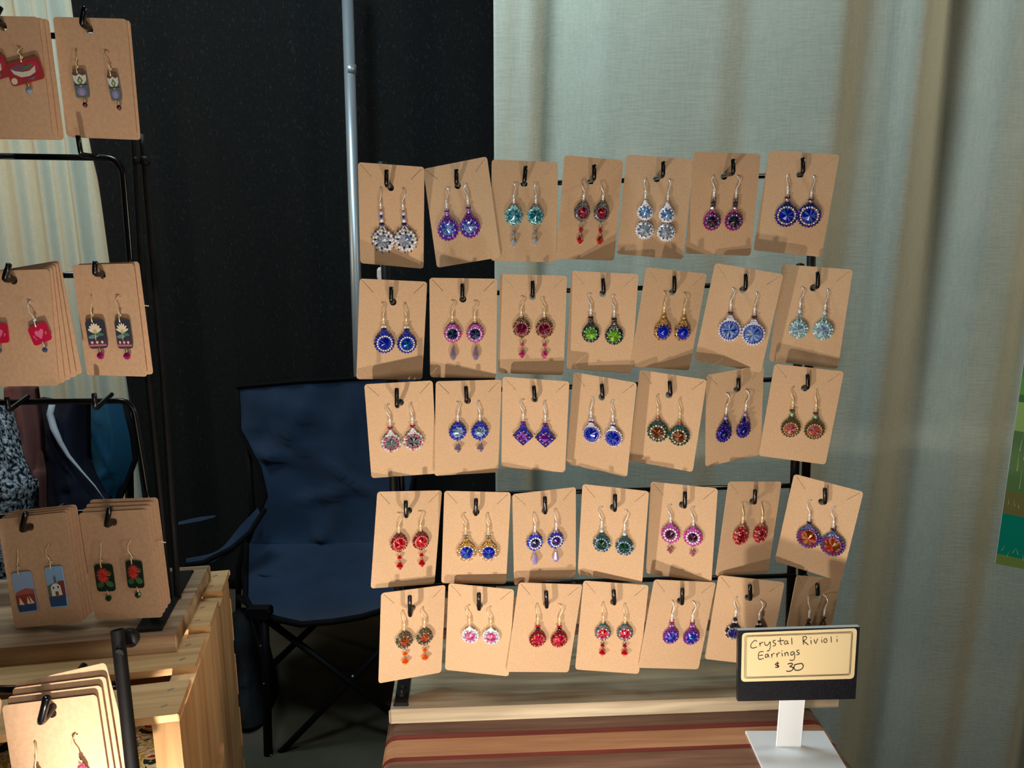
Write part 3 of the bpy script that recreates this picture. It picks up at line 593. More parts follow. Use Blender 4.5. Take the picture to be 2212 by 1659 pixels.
mb = MB(); p = rl(.2790, lean(.2790, -.045) + .006, -.045); mb.lathe([(0, .006), (.0038, .005), (.0042, .001), (.0042, -.004), (0, -.005)], black_iron, p, 12); mb.build('post_cap', rack)
for sx in (-.1985, .175):
    fp = thing if False else None
    mb = MB(); mb.box((sx, .055, .0016), (.014, .104, .0032), black_iron, bev=.001); pl_ = mb.build('foot_plate', rack)
    mb = MB(); q = Vector((sx + .0, .016, .0032)); mb.lathe([(.0032, 0), (.0032, .0025), (.0022, .003), (.0018, .006), (0, .0064)], black_iron, q, 6, smooth=False); mb.build('bolt', pl_)
    mb = MB(); q = Vector((sx + .0, .028, .0032)); mb.lathe([(.0032, 0), (.0032, .0025), (0, .003)], black_iron, q, 6, smooth=False); mb.build('bolt', pl_)

def hook(parent, inv, base, bend, tip, r=.0019):
    base, bend, tip = Vector(base), Vector(bend), Vector(tip)
    k = (tip - bend); c1 = bend + (base - bend).normalized() * .005; c2 = bend + k.normalized() * .004
    pts = [base, c1, bend + (base - bend).normalized() * .0022 + k.normalized() * .0006, bend + k.normalized() * .0018 + (base - bend).normalized() * .0004, c2, bend + k * .6, tip - k.normalized() * .0006, tip]
    mb = MB(); mb.tube([inv(*p) for p in pts], [r] * (len(pts) - 1) + [r * .6], black_wire, 10); return mb.build('hook', parent)

# ================================================================== cards and earrings
def rotm(a, p, r): return Matrix.Rotation(a, 3, 'Z') @ Matrix.Rotation(p, 3, 'X') @ Matrix.Rotation(r, 3, 'Y')
def card(pose, hole, ears, label, group, material=kraft, slits=True, th=.0005, hr=.0031):
    hs = [circ(hole[0], hole[1], hr, 18)] + [circ(e[0], e[1], .00085, 8) for e in ears]
    if slits:
        for s in (-1, 1):
            a = Vector((s * .0275, .0435)); b = Vector((s * .0180, .0335)); n_ = (b - a).orthogonal().normalized() * .00017
            hs.append([tuple(a + n_), tuple(b + n_), tuple(b - n_), tuple(a - n_)])
    me = outline(rrect(.060, .090, .0028), th, hs, 'earring_card', material)
    o = D.objects.new('earring_card', me); COL.objects.link(o)
    o.matrix_world = Matrix.Translation(W(*pose[:3])) @ rotm(*pose[3:]).to_4x4()
    tag(o, label, 'card', group); return o

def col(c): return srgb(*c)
def gem(c, k=0):   # lighter and darker facet copies of one stone, sparkle put into the colour
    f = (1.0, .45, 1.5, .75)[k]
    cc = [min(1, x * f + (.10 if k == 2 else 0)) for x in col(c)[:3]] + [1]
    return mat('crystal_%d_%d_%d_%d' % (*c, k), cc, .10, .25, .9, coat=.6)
def gemx(c): return mat('crystal_flash_%d_%d_%d' % c, col(c), .06, .5, .9, coat=.8)
def bm(c): return mat('bead_%d_%d_%d' % c, col(c), .18, .45 if sum(c) < 600 else .15, .8, coat=.4)

PAL = dict(blue=(10, 40, 190), dblue=(14, 24, 110), navy=(16, 20, 70), cobalt=(40, 50, 190), sky=(110, 150, 225), ice=(160, 190, 220), aqua=(150, 200, 205), teal=(10, 130, 150),
           dteal=(30, 90, 90), green=(20, 70, 40), lime=(120, 190, 30), olive=(90, 84, 50), red=(200, 14, 30), dred=(130, 10, 26), crim=(170, 30, 50), pink=(230, 90, 140),
           rose=(190, 110, 120), hot=(210, 40, 130), plum=(80, 20, 60), violet=(100, 40, 190), purple=(120, 40, 150), lilac=(180, 160, 220), mauve=(150, 130, 160), amber=(150, 60, 10),
           orange=(235, 90, 20), gold=(200, 160, 80), silver=(215, 215, 220), white=(235, 238, 245), black=(18, 16, 20), bronze=(90, 60, 40), rgold=(215, 140, 120), clear=(170, 180, 195),
           slate=(70, 90, 130), orchid=(200, 90, 190), steel=(110, 125, 130), mint=(170, 225, 190), peach=(225, 175, 140), magenta=(170, 20, 120), grey=(140, 150, 155), wine=(110, 20, 60), brown=(110, 50, 14))
def c_(n): return PAL[n]

def add_crystal(mb, c, rc, cn, flash, kind, seed):
    rg = random.Random(seed); c = Vector(c)
    if kind == 'cab':
        mb.lathe([(rc, -.0004), (rc, .0002), (rc * .86, rc * .42), (rc * .6, rc * .66), (rc * .3, rc * .8), (0, rc * .84)], gem(c_(cn)), c, 16, 'y'); return
    if kind == 'sq':
        n_ = 4; ph = 0
    else: n_ = 16; ph = .1
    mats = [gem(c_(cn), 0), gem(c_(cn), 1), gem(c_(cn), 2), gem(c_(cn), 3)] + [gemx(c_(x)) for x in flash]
    def pt(r, k, h): a = ph + 2 * PI * k / n_; return c + Vector((r * math.cos(a), -h, r * math.sin(a)))
    if kind == 'sq':
        rr = rc * 1.05
        for k in range(4):
            a, b = pt(rr, k, 0), pt(rr, k + 1, 0); m1 = (a + b) / 2; ap = c + Vector((0, -rc * .5, 0))
            a2, b2 = pt(rr * .55, k, rc * .35), pt(rr * .55, k + 1, rc * .35)
            mb.add([a, m1, a2], [(0, 1, 2)], rg.choice(mats)); mb.add([m1, b, b2], [(0, 1, 2)], rg.choice(mats))
            mb.add([m1, b2, a2], [(0, 1, 2)], rg.choice(mats)); mb.add([a2, b2, ap], [(0, 1, 2)], rg.choice(mats))
        return
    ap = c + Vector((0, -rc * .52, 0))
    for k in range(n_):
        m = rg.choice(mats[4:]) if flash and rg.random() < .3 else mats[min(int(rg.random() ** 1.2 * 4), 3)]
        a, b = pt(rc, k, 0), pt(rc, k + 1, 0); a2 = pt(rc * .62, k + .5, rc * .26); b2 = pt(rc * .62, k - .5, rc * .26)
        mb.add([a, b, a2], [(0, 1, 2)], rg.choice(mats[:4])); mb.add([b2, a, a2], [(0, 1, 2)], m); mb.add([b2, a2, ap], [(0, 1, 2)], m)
def ring(mb, c, R, rb, m, m2=None, y=0, sq=1.0, kind=None, len_two=False):
    n_ = max(8, int(2 * PI * R / (rb * 2.15)))
    for k in range(n_):
        a = 2 * PI * k / n_ + .2
        if kind == 'sq':
            q = (k / n_ * 4) % 4; i = int(q); f = q - i; cs = [(1, 0), (0, 1), (-1, 0), (0, -1), (1, 0)]
            x = cs[i][0] * (1 - f) + cs[i + 1][0] * f; z = cs[i][1] * (1 - f) + cs[i + 1][1] * f; pos = (x * R, z * R)
        else: pos = (math.cos(a) * R, math.sin(a) * R)
        bead(mb, Vector(c) + Vector((pos[0], y, pos[1] * sq)), rb, m if (m2 is None or k % (2 if len_two else 3)) else m2)
def bicone(mb, c, r, m, h=None, n_=6):
    h = h or r * 1.0
    mb.lathe([(0, h), (r * .2, h * .96), (r, 0), (r * .2, -h * .96), (0, -h)], m, c, n_, smooth=False, ph=.3)
def glassy(c): return mat('glass_%d_%d_%d' % c, col(c), .06, .0, .8, coat=.6, trans=.35)

def earring(parent_pose, T, Cc, R, st, label, group, side, seed):
    """T,Cc in card local (x,z); hangs from T"""
    pm = Matrix.Translation(W(*parent_pose[:3])) @ rotm(*parent_pose[3:]).to_4x4()
    dx, dz = Cc[0] - T[0], Cc[1] - T[1]; Dn = math.hypot(dx, dz); ang = math.atan2(-dx, -dz)
    root = thing('earring', label, 'earring', group=group)
    root.matrix_world = pm @ Matrix.Translation((T[0], 0, T[1])) @ Matrix.Rotation(-ang if False else ang, 4, 'Y')
    rg = random.Random(seed); wm = gold if st['w'] == 'g' else silver
    bx = rg.choice((-1, 1, -.5, .6)) * .0028; y0 = -.0042; K = min(1.0, (Dn - R) / .0215)
    mb = MB()
    mb.tube([(0, .0022, -.001), (0, .0010, .0001), (0, -.0006, .0003), (bx * .6, -.0022, -.0012 * K), (bx, -.0036, -.0040 * K), (bx * .7, -.0044, -.0068 * K), (0, -.0043, -.0100 * K), (0, y0, -.0118 * K)], .00050, wm, 6)
    mb.build('ear_wire', root)
    mb = MB(); zc = -.0112 * K
    mb.lathe([(.0005, 0), (.0011, -.0003), (.0011, -.0046 * K), (.0006, -.0048 * K)], wm, (0, y0, zc), 8)
    bead(mb, (0, y0, zc - .0057 * K), .0012, wm); mb.build('wire_coil', root)
    z1 = zc - .0066 * K
    mb = MB(); rr_ = .0011
    mb.tube([(math.cos(a) * rr_ * .7, y0 + .0003, z1 - .0008 + math.sin(a) * rr_) for a in [k * PI / 5 for k in range(11)]], .0003, copper if st.get('cop') else wm, 5, cap=False); mb.build('jump_ring', root)
    z1 -= .0018 if K > .9 else .001
    zC = -Dn; cy = -.0038
    kind = st.get('k', 'riv'); topz = zC + R
    if kind == 'dbl': topz = zC + R
    # neck
    neck = st.get('n', [])
    Lk = max(.0012, z1 - topz + .0008); nb = len(neck)
    if nb:
        mb = MB(); h = Lk / nb; z = z1
        for s, cn in neck:
            m = bm(c_(cn)) if s != 'B' else glassy(c_(cn))
            if s == 'b':                                      # pair of seed beads
                rb = min(h * .62, .0013)
                for q in (-1, 1): bead(mb, (q * rb * .95, y0, z - h / 2), rb, m)
            elif s == 'o': bead(mb, (0, y0, z - h / 2), min(h * .62, .0021), m)
            elif s == 'B': bicone(mb, (0, y0, z - h / 2), max(h * .60, .0024), m)
            elif s == 't': mb.lathe([(.0008, h * .5), (.0017, h * .46), (.0017, -h * .46), (.0008, -h * .5)], m, (0, y0, z - h / 2), 10)
            elif s == 'w':                                    # widening triangle of beads
                rb = .0011
                for q in (-1.8, -.6, .6, 1.8): bead(mb, (q * rb, y0, z - h / 2), rb * 1.05, m)
            elif s == 'v':
                for q in (-1, 1): mb.tube([(q * .0006, y0, z), (q * .0032, y0 + .0008, z - h - .0012)], .0007, m, 6)
            z -= h
        mb.build('neck_beads', root)
    f = st.get('f', .60); rc = R * f
    def stone(cz, R, cn, i, o_, idx):
        rc = R * f
        mb = MB(); add_crystal(mb, (0, cy - .0012, cz), rc, cn, st.get('x', []), 'riv' if kind in ('dbl', 'tear', 'riv') and kind != 'tear' else ('cab' if kind == 'tear' else kind), seed * 3 + idx); mb.build('crystal', root)
        mb = MB(); mb.lathe([(0, -.0022), (rc * 1.05, -.0022), (R * .9, -.0008), (R * .88, .0006), (rc * 1.02, .0012), (rc * .8, .0010), (0, .0010)], bm(c_(o_[0])), (0, cy, cz), 20 if kind != 'sq' else 4, 'y')
        if idx == 0 and nb and kind != 'tear' and neck[-1][0] != 'v':
            zt = min(z1 - Lk * .55, topz + R * .5); wt_, wb = .0011, R * .46
            mb.add([(-wt_, cy - .0012, zt), (wt_, cy - .0012, zt), (wb, cy - .001, cz + R * .72), (-wb, cy - .001, cz + R * .72), (-wt_, cy + .001, zt), (wt_, cy + .001, zt), (wb, cy + .001, cz + R * .72), (-wb, cy + .001, cz + R * .72)],
                   [(0, 3, 2, 1), (4, 5, 6, 7), (0, 1, 5, 4), (1, 2, 6, 5), (2, 3, 7, 6), (3, 0, 4, 7)], bm(c_(o_[0])))
            for row in range(3):
                f_ = (row + .5) / 3; wr = wt_ + (wb - wt_) * f_; zr = zt + (cz + R * .78 - zt) * f_; k_ = 2 + row
                for q in range(k_): bead(mb, ((q / (k_ - 1) - .5) * 2 * wr * .85, cy - .0013, zr), .00085, bm(c_(o_[0])))
        mb.build('beadwork_back', root)
        rb1 = (R - rc) * .26; rb2 = (R - rc) * .29
        if i:
            mb = MB(); ring(mb, (0, cy, cz), rc + rb1 * .9, rb1, bm(c_(i[0])), bm(c_(i[1])) if len(i) > 1 else None, -.0016, kind=kind, len_two=True); mb.build('inner_bead_ring', root, kind='stuff')
        if kind == 'sq':
            mb = MB(); q = R * .93
            cs = [(q, 0), (0, q), (-q, 0), (0, -q)]
            for k in range(4):
                (x0, z0), (x1, z1_) = cs[k], cs[(k + 1) % 4]; a, b = .12, .88
                mb.tube([(x0 + (x1 - x0) * a, cy - .0006, cz + z0 + (z1_ - z0) * a), (x0 + (x1 - x0) * b, cy - .0006, cz + z0 + (z1_ - z0) * b)], .0010, bm(c_(o_[0])), 8)
                bead(mb, (x0, cy, cz + z0), .0012, bm(c_('plum')))
            mb.build('outer_bead_ring', root, kind='stuff')
        else:
            mb = MB(); ring(mb, (0, cy, cz), R - rb2, rb2 * 1.12, bm(c_(o_[0])), bm(c_(o_[1])) if len(o_) > 1 else None, .0002)
            if not i or f < .62: ring(mb, (0, cy, cz), R - rb2 * 2.4, rb2 * .9, bm(c_(o_[0])), bm(c_(o_[-1])), -.0010)
            if st.get('spikes'):
                for k in range(11): a = 2 * PI * k / 11; bicone(mb, (math.cos(a) * (R + .0004), cy, cz + math.sin(a) * (R + .0004)), .0009, bm(c_('slate')))
            mb.build('outer_bead_ring', root, kind='stuff')
    if kind == 'dbl':
        stone(zC, R, st['c'], st.get('i'), st['o'], 0); stone(zC - R * 2.12, R * 1.12, 'clear', ('slate', 'white'), st['o'], 1)
    elif kind == 'tear':
        mb = MB()
        for row in range(6):
            z = zC + R * (1.75 - row * .2); wd = R * (.14 + row * .15); n_ = 2 + row
            for k in range(n_): bead(mb, ((k / (n_ - 1) - .5) * 2 * wd * .8, cy - .0003, z), .00085, bm(c_(st['o'][k % 2])))
        mb.build('neck_weave', root); stone(zC, R, st['c'], st.get('i'), st['o'], 0)
    else: stone(zC, R, st['c'], st.get('i'), st['o'], 0)
    # drops
    z = zC - R
    for (s, cn, dist, r) in st.get('d_', []):
        sc = R / st['R0']; zz = zC - dist * sc; r = r * sc
        mb = MB(); mb.tube([(0, cy, z + .0004), (0, cy, zz)], .00032, wm, 5); bead(mb, (0, cy, z - .0002), .0007, bm(c_(st['o'][0]))); mb.build('head_pin', root)
        mb = MB(); m = glassy(c_(cn))
        if s == 'B': bicone(mb, (0, cy, zz), r, m, r * 1.05); z = zz - r
        else: mb.lathe([(0, r * 1.9), (r * .35, r * 1.6), (r * .8, r * .3), (r, -.3 * r), (r * .75, -r * 1.1), (r * .25, -r * 1.55), (0, -r * 1.6)], m, (0, cy, zz), 8, smooth=False); z = zz - r * 1.6
        bead(mb, (0, cy, z - .0004), .0006, wm); mb.build('drop_bead', root)
    return root

MM = .00043
def dr(*a): return [(s, cn, d_ * MM, r * MM) for s, cn, d_, r in a]
S = {
(1,1): dict(t='clear crystal earring with spiky white and blue bead rim', w='s', c='clear', x=['white', 'sky'], i=('navy', 'white'), o=('white', 'silver'), spikes=1, cop=1, f=.55, n=[('o', 'silver'), ('B', 'cobalt'), ('t', 'white'), ('b', 'dblue'), ('v', 'white')]),
(1,2): dict(t='lavender blue crystal earring in purple beads', w='s', c='sky', x=['lilac', 'cobalt'], i=('lilac', 'cobalt'), o=('purple', 'violet'), f=.58, n=[('b', 'purple'), ('t', 'lilac'), ('w', 'purple')]),
(1,3): dict(t='teal crystal earring with two pale grey drops', w='s', c='teal', x=['aqua'], i=('teal', 'aqua'), o=('aqua', 'teal'), f=.62, n=[('w', 'steel')], d_=dr(('B', 'grey', 33, 5), ('B', 'clear', 52, 7))),
(1,4): dict(t='dark red crystal earring in green-grey beads with red drops', w='s', c='dred', x=['hot'], i=('rose', 'steel'), o=('steel', 'dteal'), f=.62, n=[('b', 'steel')], d_=dr(('B', 'red', 33.5, 5.5), ('B', 'red', 53, 8))),
(1,5): dict(t='earring of two stacked ice blue crystals', w='s', c='sky', k='dbl', x=['aqua'], i=('slate', 'white'), o=('white', 'silver'), f=.62, n=[('o', 'white')]),
(1,6): dict(t='dark rainbow crystal earring in magenta beads', w='s', c='plum', x=['dteal', 'black'], i=('ice', 'slate'), o=('magenta', 'purple'), f=.58, n=[('b', 'steel'), ('b', 'wine'), ('b', 'dteal'), ('B', 'rose'), ('v', 'orchid')]),
(1,7): dict(t='royal blue crystal earring ringed in cream and violet beads', w='s', c='blue', x=['sky', 'teal'], i=('peach', 'white'), o=('dblue', 'violet'), f=.64, n=[('b', 'plum'), ('t', 'peach'), ('b', 'navy')]),
(2,1): dict(t='blue crystal earring with white-dotted blue rim', w='g', c='blue', x=['teal'], i=('white',), o=('cobalt', 'dblue'), f=.60, n=[('b', 'white'), ('b', 'navy'), ('w', 'cobalt')]),
(2,2): dict(t='navy crystal earring in pink beads with mauve teardrop', w='g', c='navy', x=['slate'], i=('lilac', 'white'), o=('orchid', 'hot'), f=.60, n=[('b', 'navy')], d_=dr(('T', 'mauve', 40, 8))),
(2,3): dict(t='magenta crystal earring in bronze beads with pink diamond drops', w='g', c='wine', x=['dred'], i=('rose', 'rgold'), o=('bronze', 'gold'), f=.60, n=[('b', 'bronze')], d_=dr(('B', 'pink', 33, 5.5), ('B', 'hot', 51, 8))),
(2,4): dict(t='lime green crystal earring in black beads', w='s', c='lime', x=['gold', 'mint'], i=('mint', 'dteal'), o=('black', 'steel'), f=.64, n=[('b', 'black'), ('b', 'olive'), ('w', 'black')]),
(2,5): dict(t='smooth royal blue cabochon earring in gold beads', w='g', c='blue', k='cab', i=('cobalt', 'lilac'), o=('gold', 'bronze'), f=.66, n=[('o', 'gold'), ('w', 'gold')]),
(2,6): dict(t='large light blue crystal earring in silver beads', w='s', c='sky', x=['white', 'blue', 'cobalt'], i=('blue', 'cobalt'), o=('silver', 'white'), f=.66, n=[('b', 'plum'), ('w', 'lilac')]),
(2,7): dict(t='pale aqua crystal earring all in pale aqua beads', w='s', c='ice', x=['grey', 'aqua'], i=('aqua', 'silver'), o=('aqua', 'white'), f=.56, n=[('o', 'silver'), ('b', 'aqua'), ('v', 'aqua')]),
(3,1): dict(t='pink and grey crystal earring with silver bead rim', w='s', c='steel', x=['rose', 'black', 'clear'], i=('crim', 'pink'), o=('silver', 'grey'), f=.56, n=[('b', 'crim'), ('t', 'silver'), ('w', 'silver')]),
(3,2): dict(t='icy crystal earring in cobalt beads with smoky bicone drop', w='s', c='ice', x=['slate', 'mint'], i=('cobalt', 'sky'), o=('cobalt', 'blue'), f=.56, n=[('b', 'cobalt')], d_=dr(('B', 'mauve', 35, 8.5))),
(3,3): dict(t='square purple crystal earring framed in blue bugle beads', w='s', c='violet', k='sq', x=['magenta', 'lilac'], i=('plum', 'lilac'), o=('cobalt', 'blue'), f=.58, n=[('b', 'purple'), ('w', 'violet')]),
(3,4): dict(t='sapphire crystal earring in a fine silver bead rim', w='s', c='blue', x=['teal', 'cobalt'], i=('violet', 'cobalt'), o=('silver', 'lilac'), f=.66, n=[('b', 'silver'), ('b', 'violet'), ('w', 'silver')]),
(3,5): dict(t='amber brown crystal earring in gold and green beads', w='g', c='brown', x=['amber', 'gold'], i=('gold', 'silver'), o=('dteal', 'green'), f=.56, n=[('o', 'gold'), ('t', 'rose'), ('w', 'bronze')]),
(3,6): dict(t='deep blue beaded teardrop earring with blue bicone above', w='s', c='dblue', k='tear', i=('cobalt', 'violet'), o=('dblue', 'violet'), f=.5, n=[('o', 'lilac'), ('B', 'dblue')]),
(3,7): dict(t='rose orange crystal earring dotted gold with pale green tube bead', w='g', c='rose', x=['orange', 'amber', 'rose'], i=('gold', 'peach'), o=('olive', 'bronze'), f=.58, n=[('b', 'bronze'), ('t', 'mint'), ('w', 'olive')]),
(4,1): dict(t='red crystal earring in rose gold rim with bright red drops', w='g', c='red', x=['dred'], i=('rgold',), o=('dred', 'rose'), f=.60, n=[('b', 'bronze')], d_=dr(('B', 'red', 30, 5.5), ('B', 'red', 47, 8))),
(4,2): dict(t='royal blue crystal earring with pearly white and gold rim', w='g', c='blue', x=['teal', 'cobalt'], i=('white', 'peach'), o=('gold', 'silver'), f=.62, n=[('b', 'grey'), ('b', 'gold'), ('w', 'bronze')]),
(4,3): dict(t='navy crystal earring, white-dotted, with lilac teardrop', w='s', c='navy', x=['violet'], i=('white',), o=('cobalt', 'sky'), f=.52, n=[('b', 'lilac')], d_=dr(('T', 'lilac', 37, 7.5))),
(4,4): dict(t='dark green crystal earring in teal and lilac beads', w='s', c='green', x=['dteal'], i=('lilac', 'ice'), o=('dteal', 'ice'), f=.56, n=[('o', 'silver'), ('w', 'dteal')]),
(4,5): dict(t='dark plum crystal earring in orchid pink beads with plum drop', w='s', c='plum', x=['black'], i=('white',), o=('orchid', 'hot'), f=.52, n=[('b', 'orchid')], d_=dr(('B', 'rose', 34, 7.5))),
(4,6): dict(t='ruby crystal earring all in crimson beads', w='g', c='dred', x=['red'], i=('rgold', 'crim'), o=('crim', 'rgold'), f=.54, n=[('b', 'rgold')]),
(4,7): dict(t='fiery amber and red crystal earring in slate blue beads', w='s', c='amber', x=['gold', 'red', 'olive'], i=('crim', 'purple'), o=('slate', 'purple'), f=.64, n=[('b', 'plum'), ('t', 'slate'), ('w', 'slate')]),
(5,1): dict(t='amber red crystal earring in olive metal beads with orange drops', w='g', c='amber', x=['red', 'orange', 'peach'], i=('olive', 'grey'), o=('olive', 'grey'), f=.56, n=[('b', 'bronze')], d_=dr(('B', 'orange', 30, 5.5), ('B', 'orange', 47, 8))),
(5,2): dict(t='pink and white crystal earring in white beads', w='g', c='pink', x=['white', 'violet'], i=('lilac', 'white'), o=('white', 'silver'), f=.58, n=[('o', 'white')]),
(5,3): dict(t='cherry red domed earring with red beads and black neck bead', w='g', c='red', x=['hot'], i=('crim', 'rgold'), o=('dred', 'crim'), f=.60, n=[('b', 'red'), ('t', 'black'), ('w', 'dred')]),
(5,4): dict(t='red crystal earring in green-silver beads with red drops', w='g', c='red', x=['dred', 'pink'], i=('pink', 'silver'), o=('steel', 'dteal'), f=.56, n=[('w', 'dteal')], d_=dr(('B', 'crim', 28, 5.5), ('B', 'red', 44, 8))),
(5,5): dict(t='blue violet crystal earring in orchid and violet beads', w='s', c='blue', x=['teal', 'violet'], i=('lilac', 'violet'), o=('purple', 'violet'), f=.56, n=[('b', 'magenta'), ('b', 'lilac'), ('w', 'magenta')]),
(5,6): dict(t='dark blue crystal earring in silver-black beads', w='s', c='dblue', x=['cobalt'], i=('lilac', 'grey'), o=('black', 'silver'), f=.58, n=[('o', 'black'), ('b', 'silver'), ('w', 'black')]),
(5,7): dict(t='dark green-black beaded earring above the price sign', w='s', c='black', x=['green'], i=('dteal', 'olive'), o=('olive', 'black'), f=.55, n=[('b', 'bronze'), ('o', 'black'), ('w', 'black')]),
}
RN = {1: 'top', 2: 'second', 3: 'third', 4: 'fourth', 5: 'bottom'}
CN = ['', 'first', 'second', 'third', 'fourth', 'fifth', 'sixth', 'seventh']
for (r, c), (pose, hole, bend, tip, ears) in CARDS.items():
    if (r, c) == (5, 7): pose = [pose[0], pose[1] - .006, pose[2]] + pose[3:]
    st = S[(r, c)]; short = st['t'].replace(' earring', '').replace('earring of ', '')
    card(pose, hole, ears, 'kraft card, %s from left in the %s row of the rack' % (CN[c], RN[r]), 'kraft earring cards on the main rack')
    st['R0'] = ears[0][4]
    for i, e in enumerate(ears):
        R = e[4] * 1.06; T = (e[0], e[1]); Cc = (e[2], e[3])
        earring(pose, T, Cc, R, st, ('left ' if i == 0 else 'right ') + st['t'] + ', %s row' % RN[r], 'beaded crystal earrings on kraft cards', i, r * 100 + c * 10 + i)
    B = barpt(r, bend[0]); base = Vector((B.x, B.y, B.z))
    hook(rack, rl, base, (bend[0], bend[1], bend[2]), tip)

# thin cord with a white end behind the first column of cards
t = thing('cord', 'thin pale cord with a white plastic end between the first and second row of cards', 'cord', P(822, 560, .775))
t.location = P(822, 545, .775)
def tl(p): return tuple(p - t.location)
mb = MB(); mb.tube([tl(P(821, 405, .775)), tl(P(822, 560, .775)), tl(P(823, 578, .775))], .0007, mat('cord_grey', srgb(120, 130, 140), .6), 6); mb.build('cord_string', t)
mb = MB(); a_ = P(822.5, 592, .775) - t.location; mb.lathe([(0, .0068), (.0022, .0066), (.0038, .004), (.0040, -.003), (.0030, -.0064), (0, -.0068)], mat('white_plastic', srgb(244, 247, 252), .5), a_, 8, smooth=False); mb.build('cord_end', t)
mb = MB(); mb.tube([tl(P(823, 605, .775)), tl(P(842, 825, .76)), tl(P(846, 900, .755))], .0006, MATS['cord_grey'], 6); mb.build('cord_string', t)
# ================================================================== price sign
acr_black = noise_mix(mat('black_foam_board', (.01, .011, .014, 1), .28, spec=.6), (.008, .009, .012, 1), (.02, .021, .026, 1), nscale=900, bump=.25, bdist=.0003)
acr_white = mat('white_acrylic', srgb(222, 228, 232), .35, spec=.5)
sgn = thing('price_sign', 'black price sign with a hand lettered cream label on a white stand', 'sign', W(.243, .5755, ZB))
sl = lambda p: tuple(p - sgn.location)
# panel frame: corners measured, panel leans back slightly
YS = .570
TL_, TR_, BR_, BL_ = P(1594.5, 1362, YS + .003), P(1857.5, 1354, YS + .006), P(1848, 1510, YS + .001), P(1593.5, 1515, YS - .002)
def bil(u, v):  # 0..1 across, 0..1 down
    return (TL_ * (1 - u) + TR_ * u) * (1 - v) + (BL_ * (1 - u) + BR_ * u) * v
nrm = (TR_ - TL_).cross(BL_ - TL_).normalized()
if nrm.y > 0: nrm = -nrm
def cp(x, y, off=0.0):  # photo detail coordinates of the sign to the panel surface
    # inverse bilinear over the panel corners as read in the detail view
    A, B, Cq, Dq = Vector((120, 180)), Vector((1408, 160)), Vector((1362, 930)), Vector((115, 955)); u = v = .5
    for _ in range(12):
        p = (A * (1 - u) + B * u) * (1 - v) + (Dq * (1 - u) + Cq * u) * v
        du = (B - A) * (1 - v) + (Cq - Dq) * v; dv = (Dq - A) * (1 - u) + (Cq - B) * u
        ex, ey = x - p.x, y - p.y; det = du.x * dv.y - du.y * dv.x
        u += (ex * dv.y - ey * dv.x) / det; v += (du.x * ey - du.y * ex) / det
    return Vector(sl(bil(u, v))) + nrm * off
mb = MB(); th = .0042; f4 = [Vector(sl(p)) for p in (TL_, TR_, BR_, BL_)]; b4 = [p - nrm * th for p in f4]
mb.add(f4 + b4, [(0, 3, 2, 1), (4, 5, 6, 7), (1, 2, 6, 5), (2, 3, 7, 6), (3, 0, 4, 7)], acr_black)
mb.add([f4[0], f4[1], b4[1], b4[0]], [(0, 1, 2, 3)], mat('board_edge', srgb(190, 196, 196), .6)); mb.build('panel', sgn, label='black panel with pale cut edges')
def rq(pts4, r, n=5):
    out = []
    for k in range(4):
        p, a, b = Vector(pts4[k]), Vector(pts4[k - 1]), Vector(pts4[(k + 1) % 4])
        s = p + (a - p).normalized() * r; e = p + (b - p).normalized() * r
        for i in range(n + 1): t = i / n; out.append(s * (1 - t) ** 2 + p * 2 * t * (1 - t) + e * t * t)
    return out
creamp = mat('cream_label', srgb(236, 216, 168), .34, spec=.6)
o4 = rq([(160, 205), (1378, 172), (1345, 710), (148, 738)], 48)
mb = MB(); vs = [cp(p.x, p.y, .0003) for p in o4]; mb.add(vs, [tuple(range(len(vs)))[::-1]], creamp); lab = mb.build('label', sgn, label='cream label with rounded corners and fine double border')
ink = mat('black_ink', (.012, .010, .012, 1), .5)
def stroke(mb, pts, wd, off=.00045, m=ink, closed=False):
    pts = [Vector(p) for p in pts]
    if closed: pts = pts + [pts[0]]
    if len(pts) > 2 and not closed:   # smooth the pen line
        q = [pts[0]]
        for i in range(len(pts) - 1):
            p0, p1, p2, p3 = pts[max(i - 1, 0)], pts[i], pts[i + 1], pts[min(i + 2, len(pts) - 1)]
            for k in range(1, 6):
                f = k / 5; q.append(.5 * ((2 * p1) + (p2 - p0) * f + (2 * p0 - 5 * p1 + 4 * p2 - p3) * f * f + (3 * p1 - p0 - 3 * p2 + p3) * f ** 3))
        pts = q
    L_, R_ = [], []
    for i, p in enumerate(pts):
        t_ = (pts[min(i + 1, len(pts) - 1)] - pts[max(i - 1, 0)])
        if closed and i in (0, len(pts) - 1): t_ = pts[1] - pts[-2]
        t_.normalize(); n_ = Vector((-t_.y, t_.x)) * wd / 2
        L_.append(p + n_); R_.append(p - n_)
    vs = [cp(p.x, p.y, off) for p in L_ + R_]; N = len(pts)
    mb.add(vs, [(i, i + 1, N + i + 1, N + i) for i in range(N - 1)], m)
mb = MB()
for q, wd in (([(190, 235), (1330, 207), (1303, 668), (184, 700)], 4.5), ([(207, 248), (1317, 221), (1290, 657), (201, 686)], 3.5), ([(198, 241), (1324, 214), (1297, 663), (192, 693)], 2)):
    stroke(mb, rq(q, 26, 4), wd, closed=True)
mb.build('border_lines', lab)
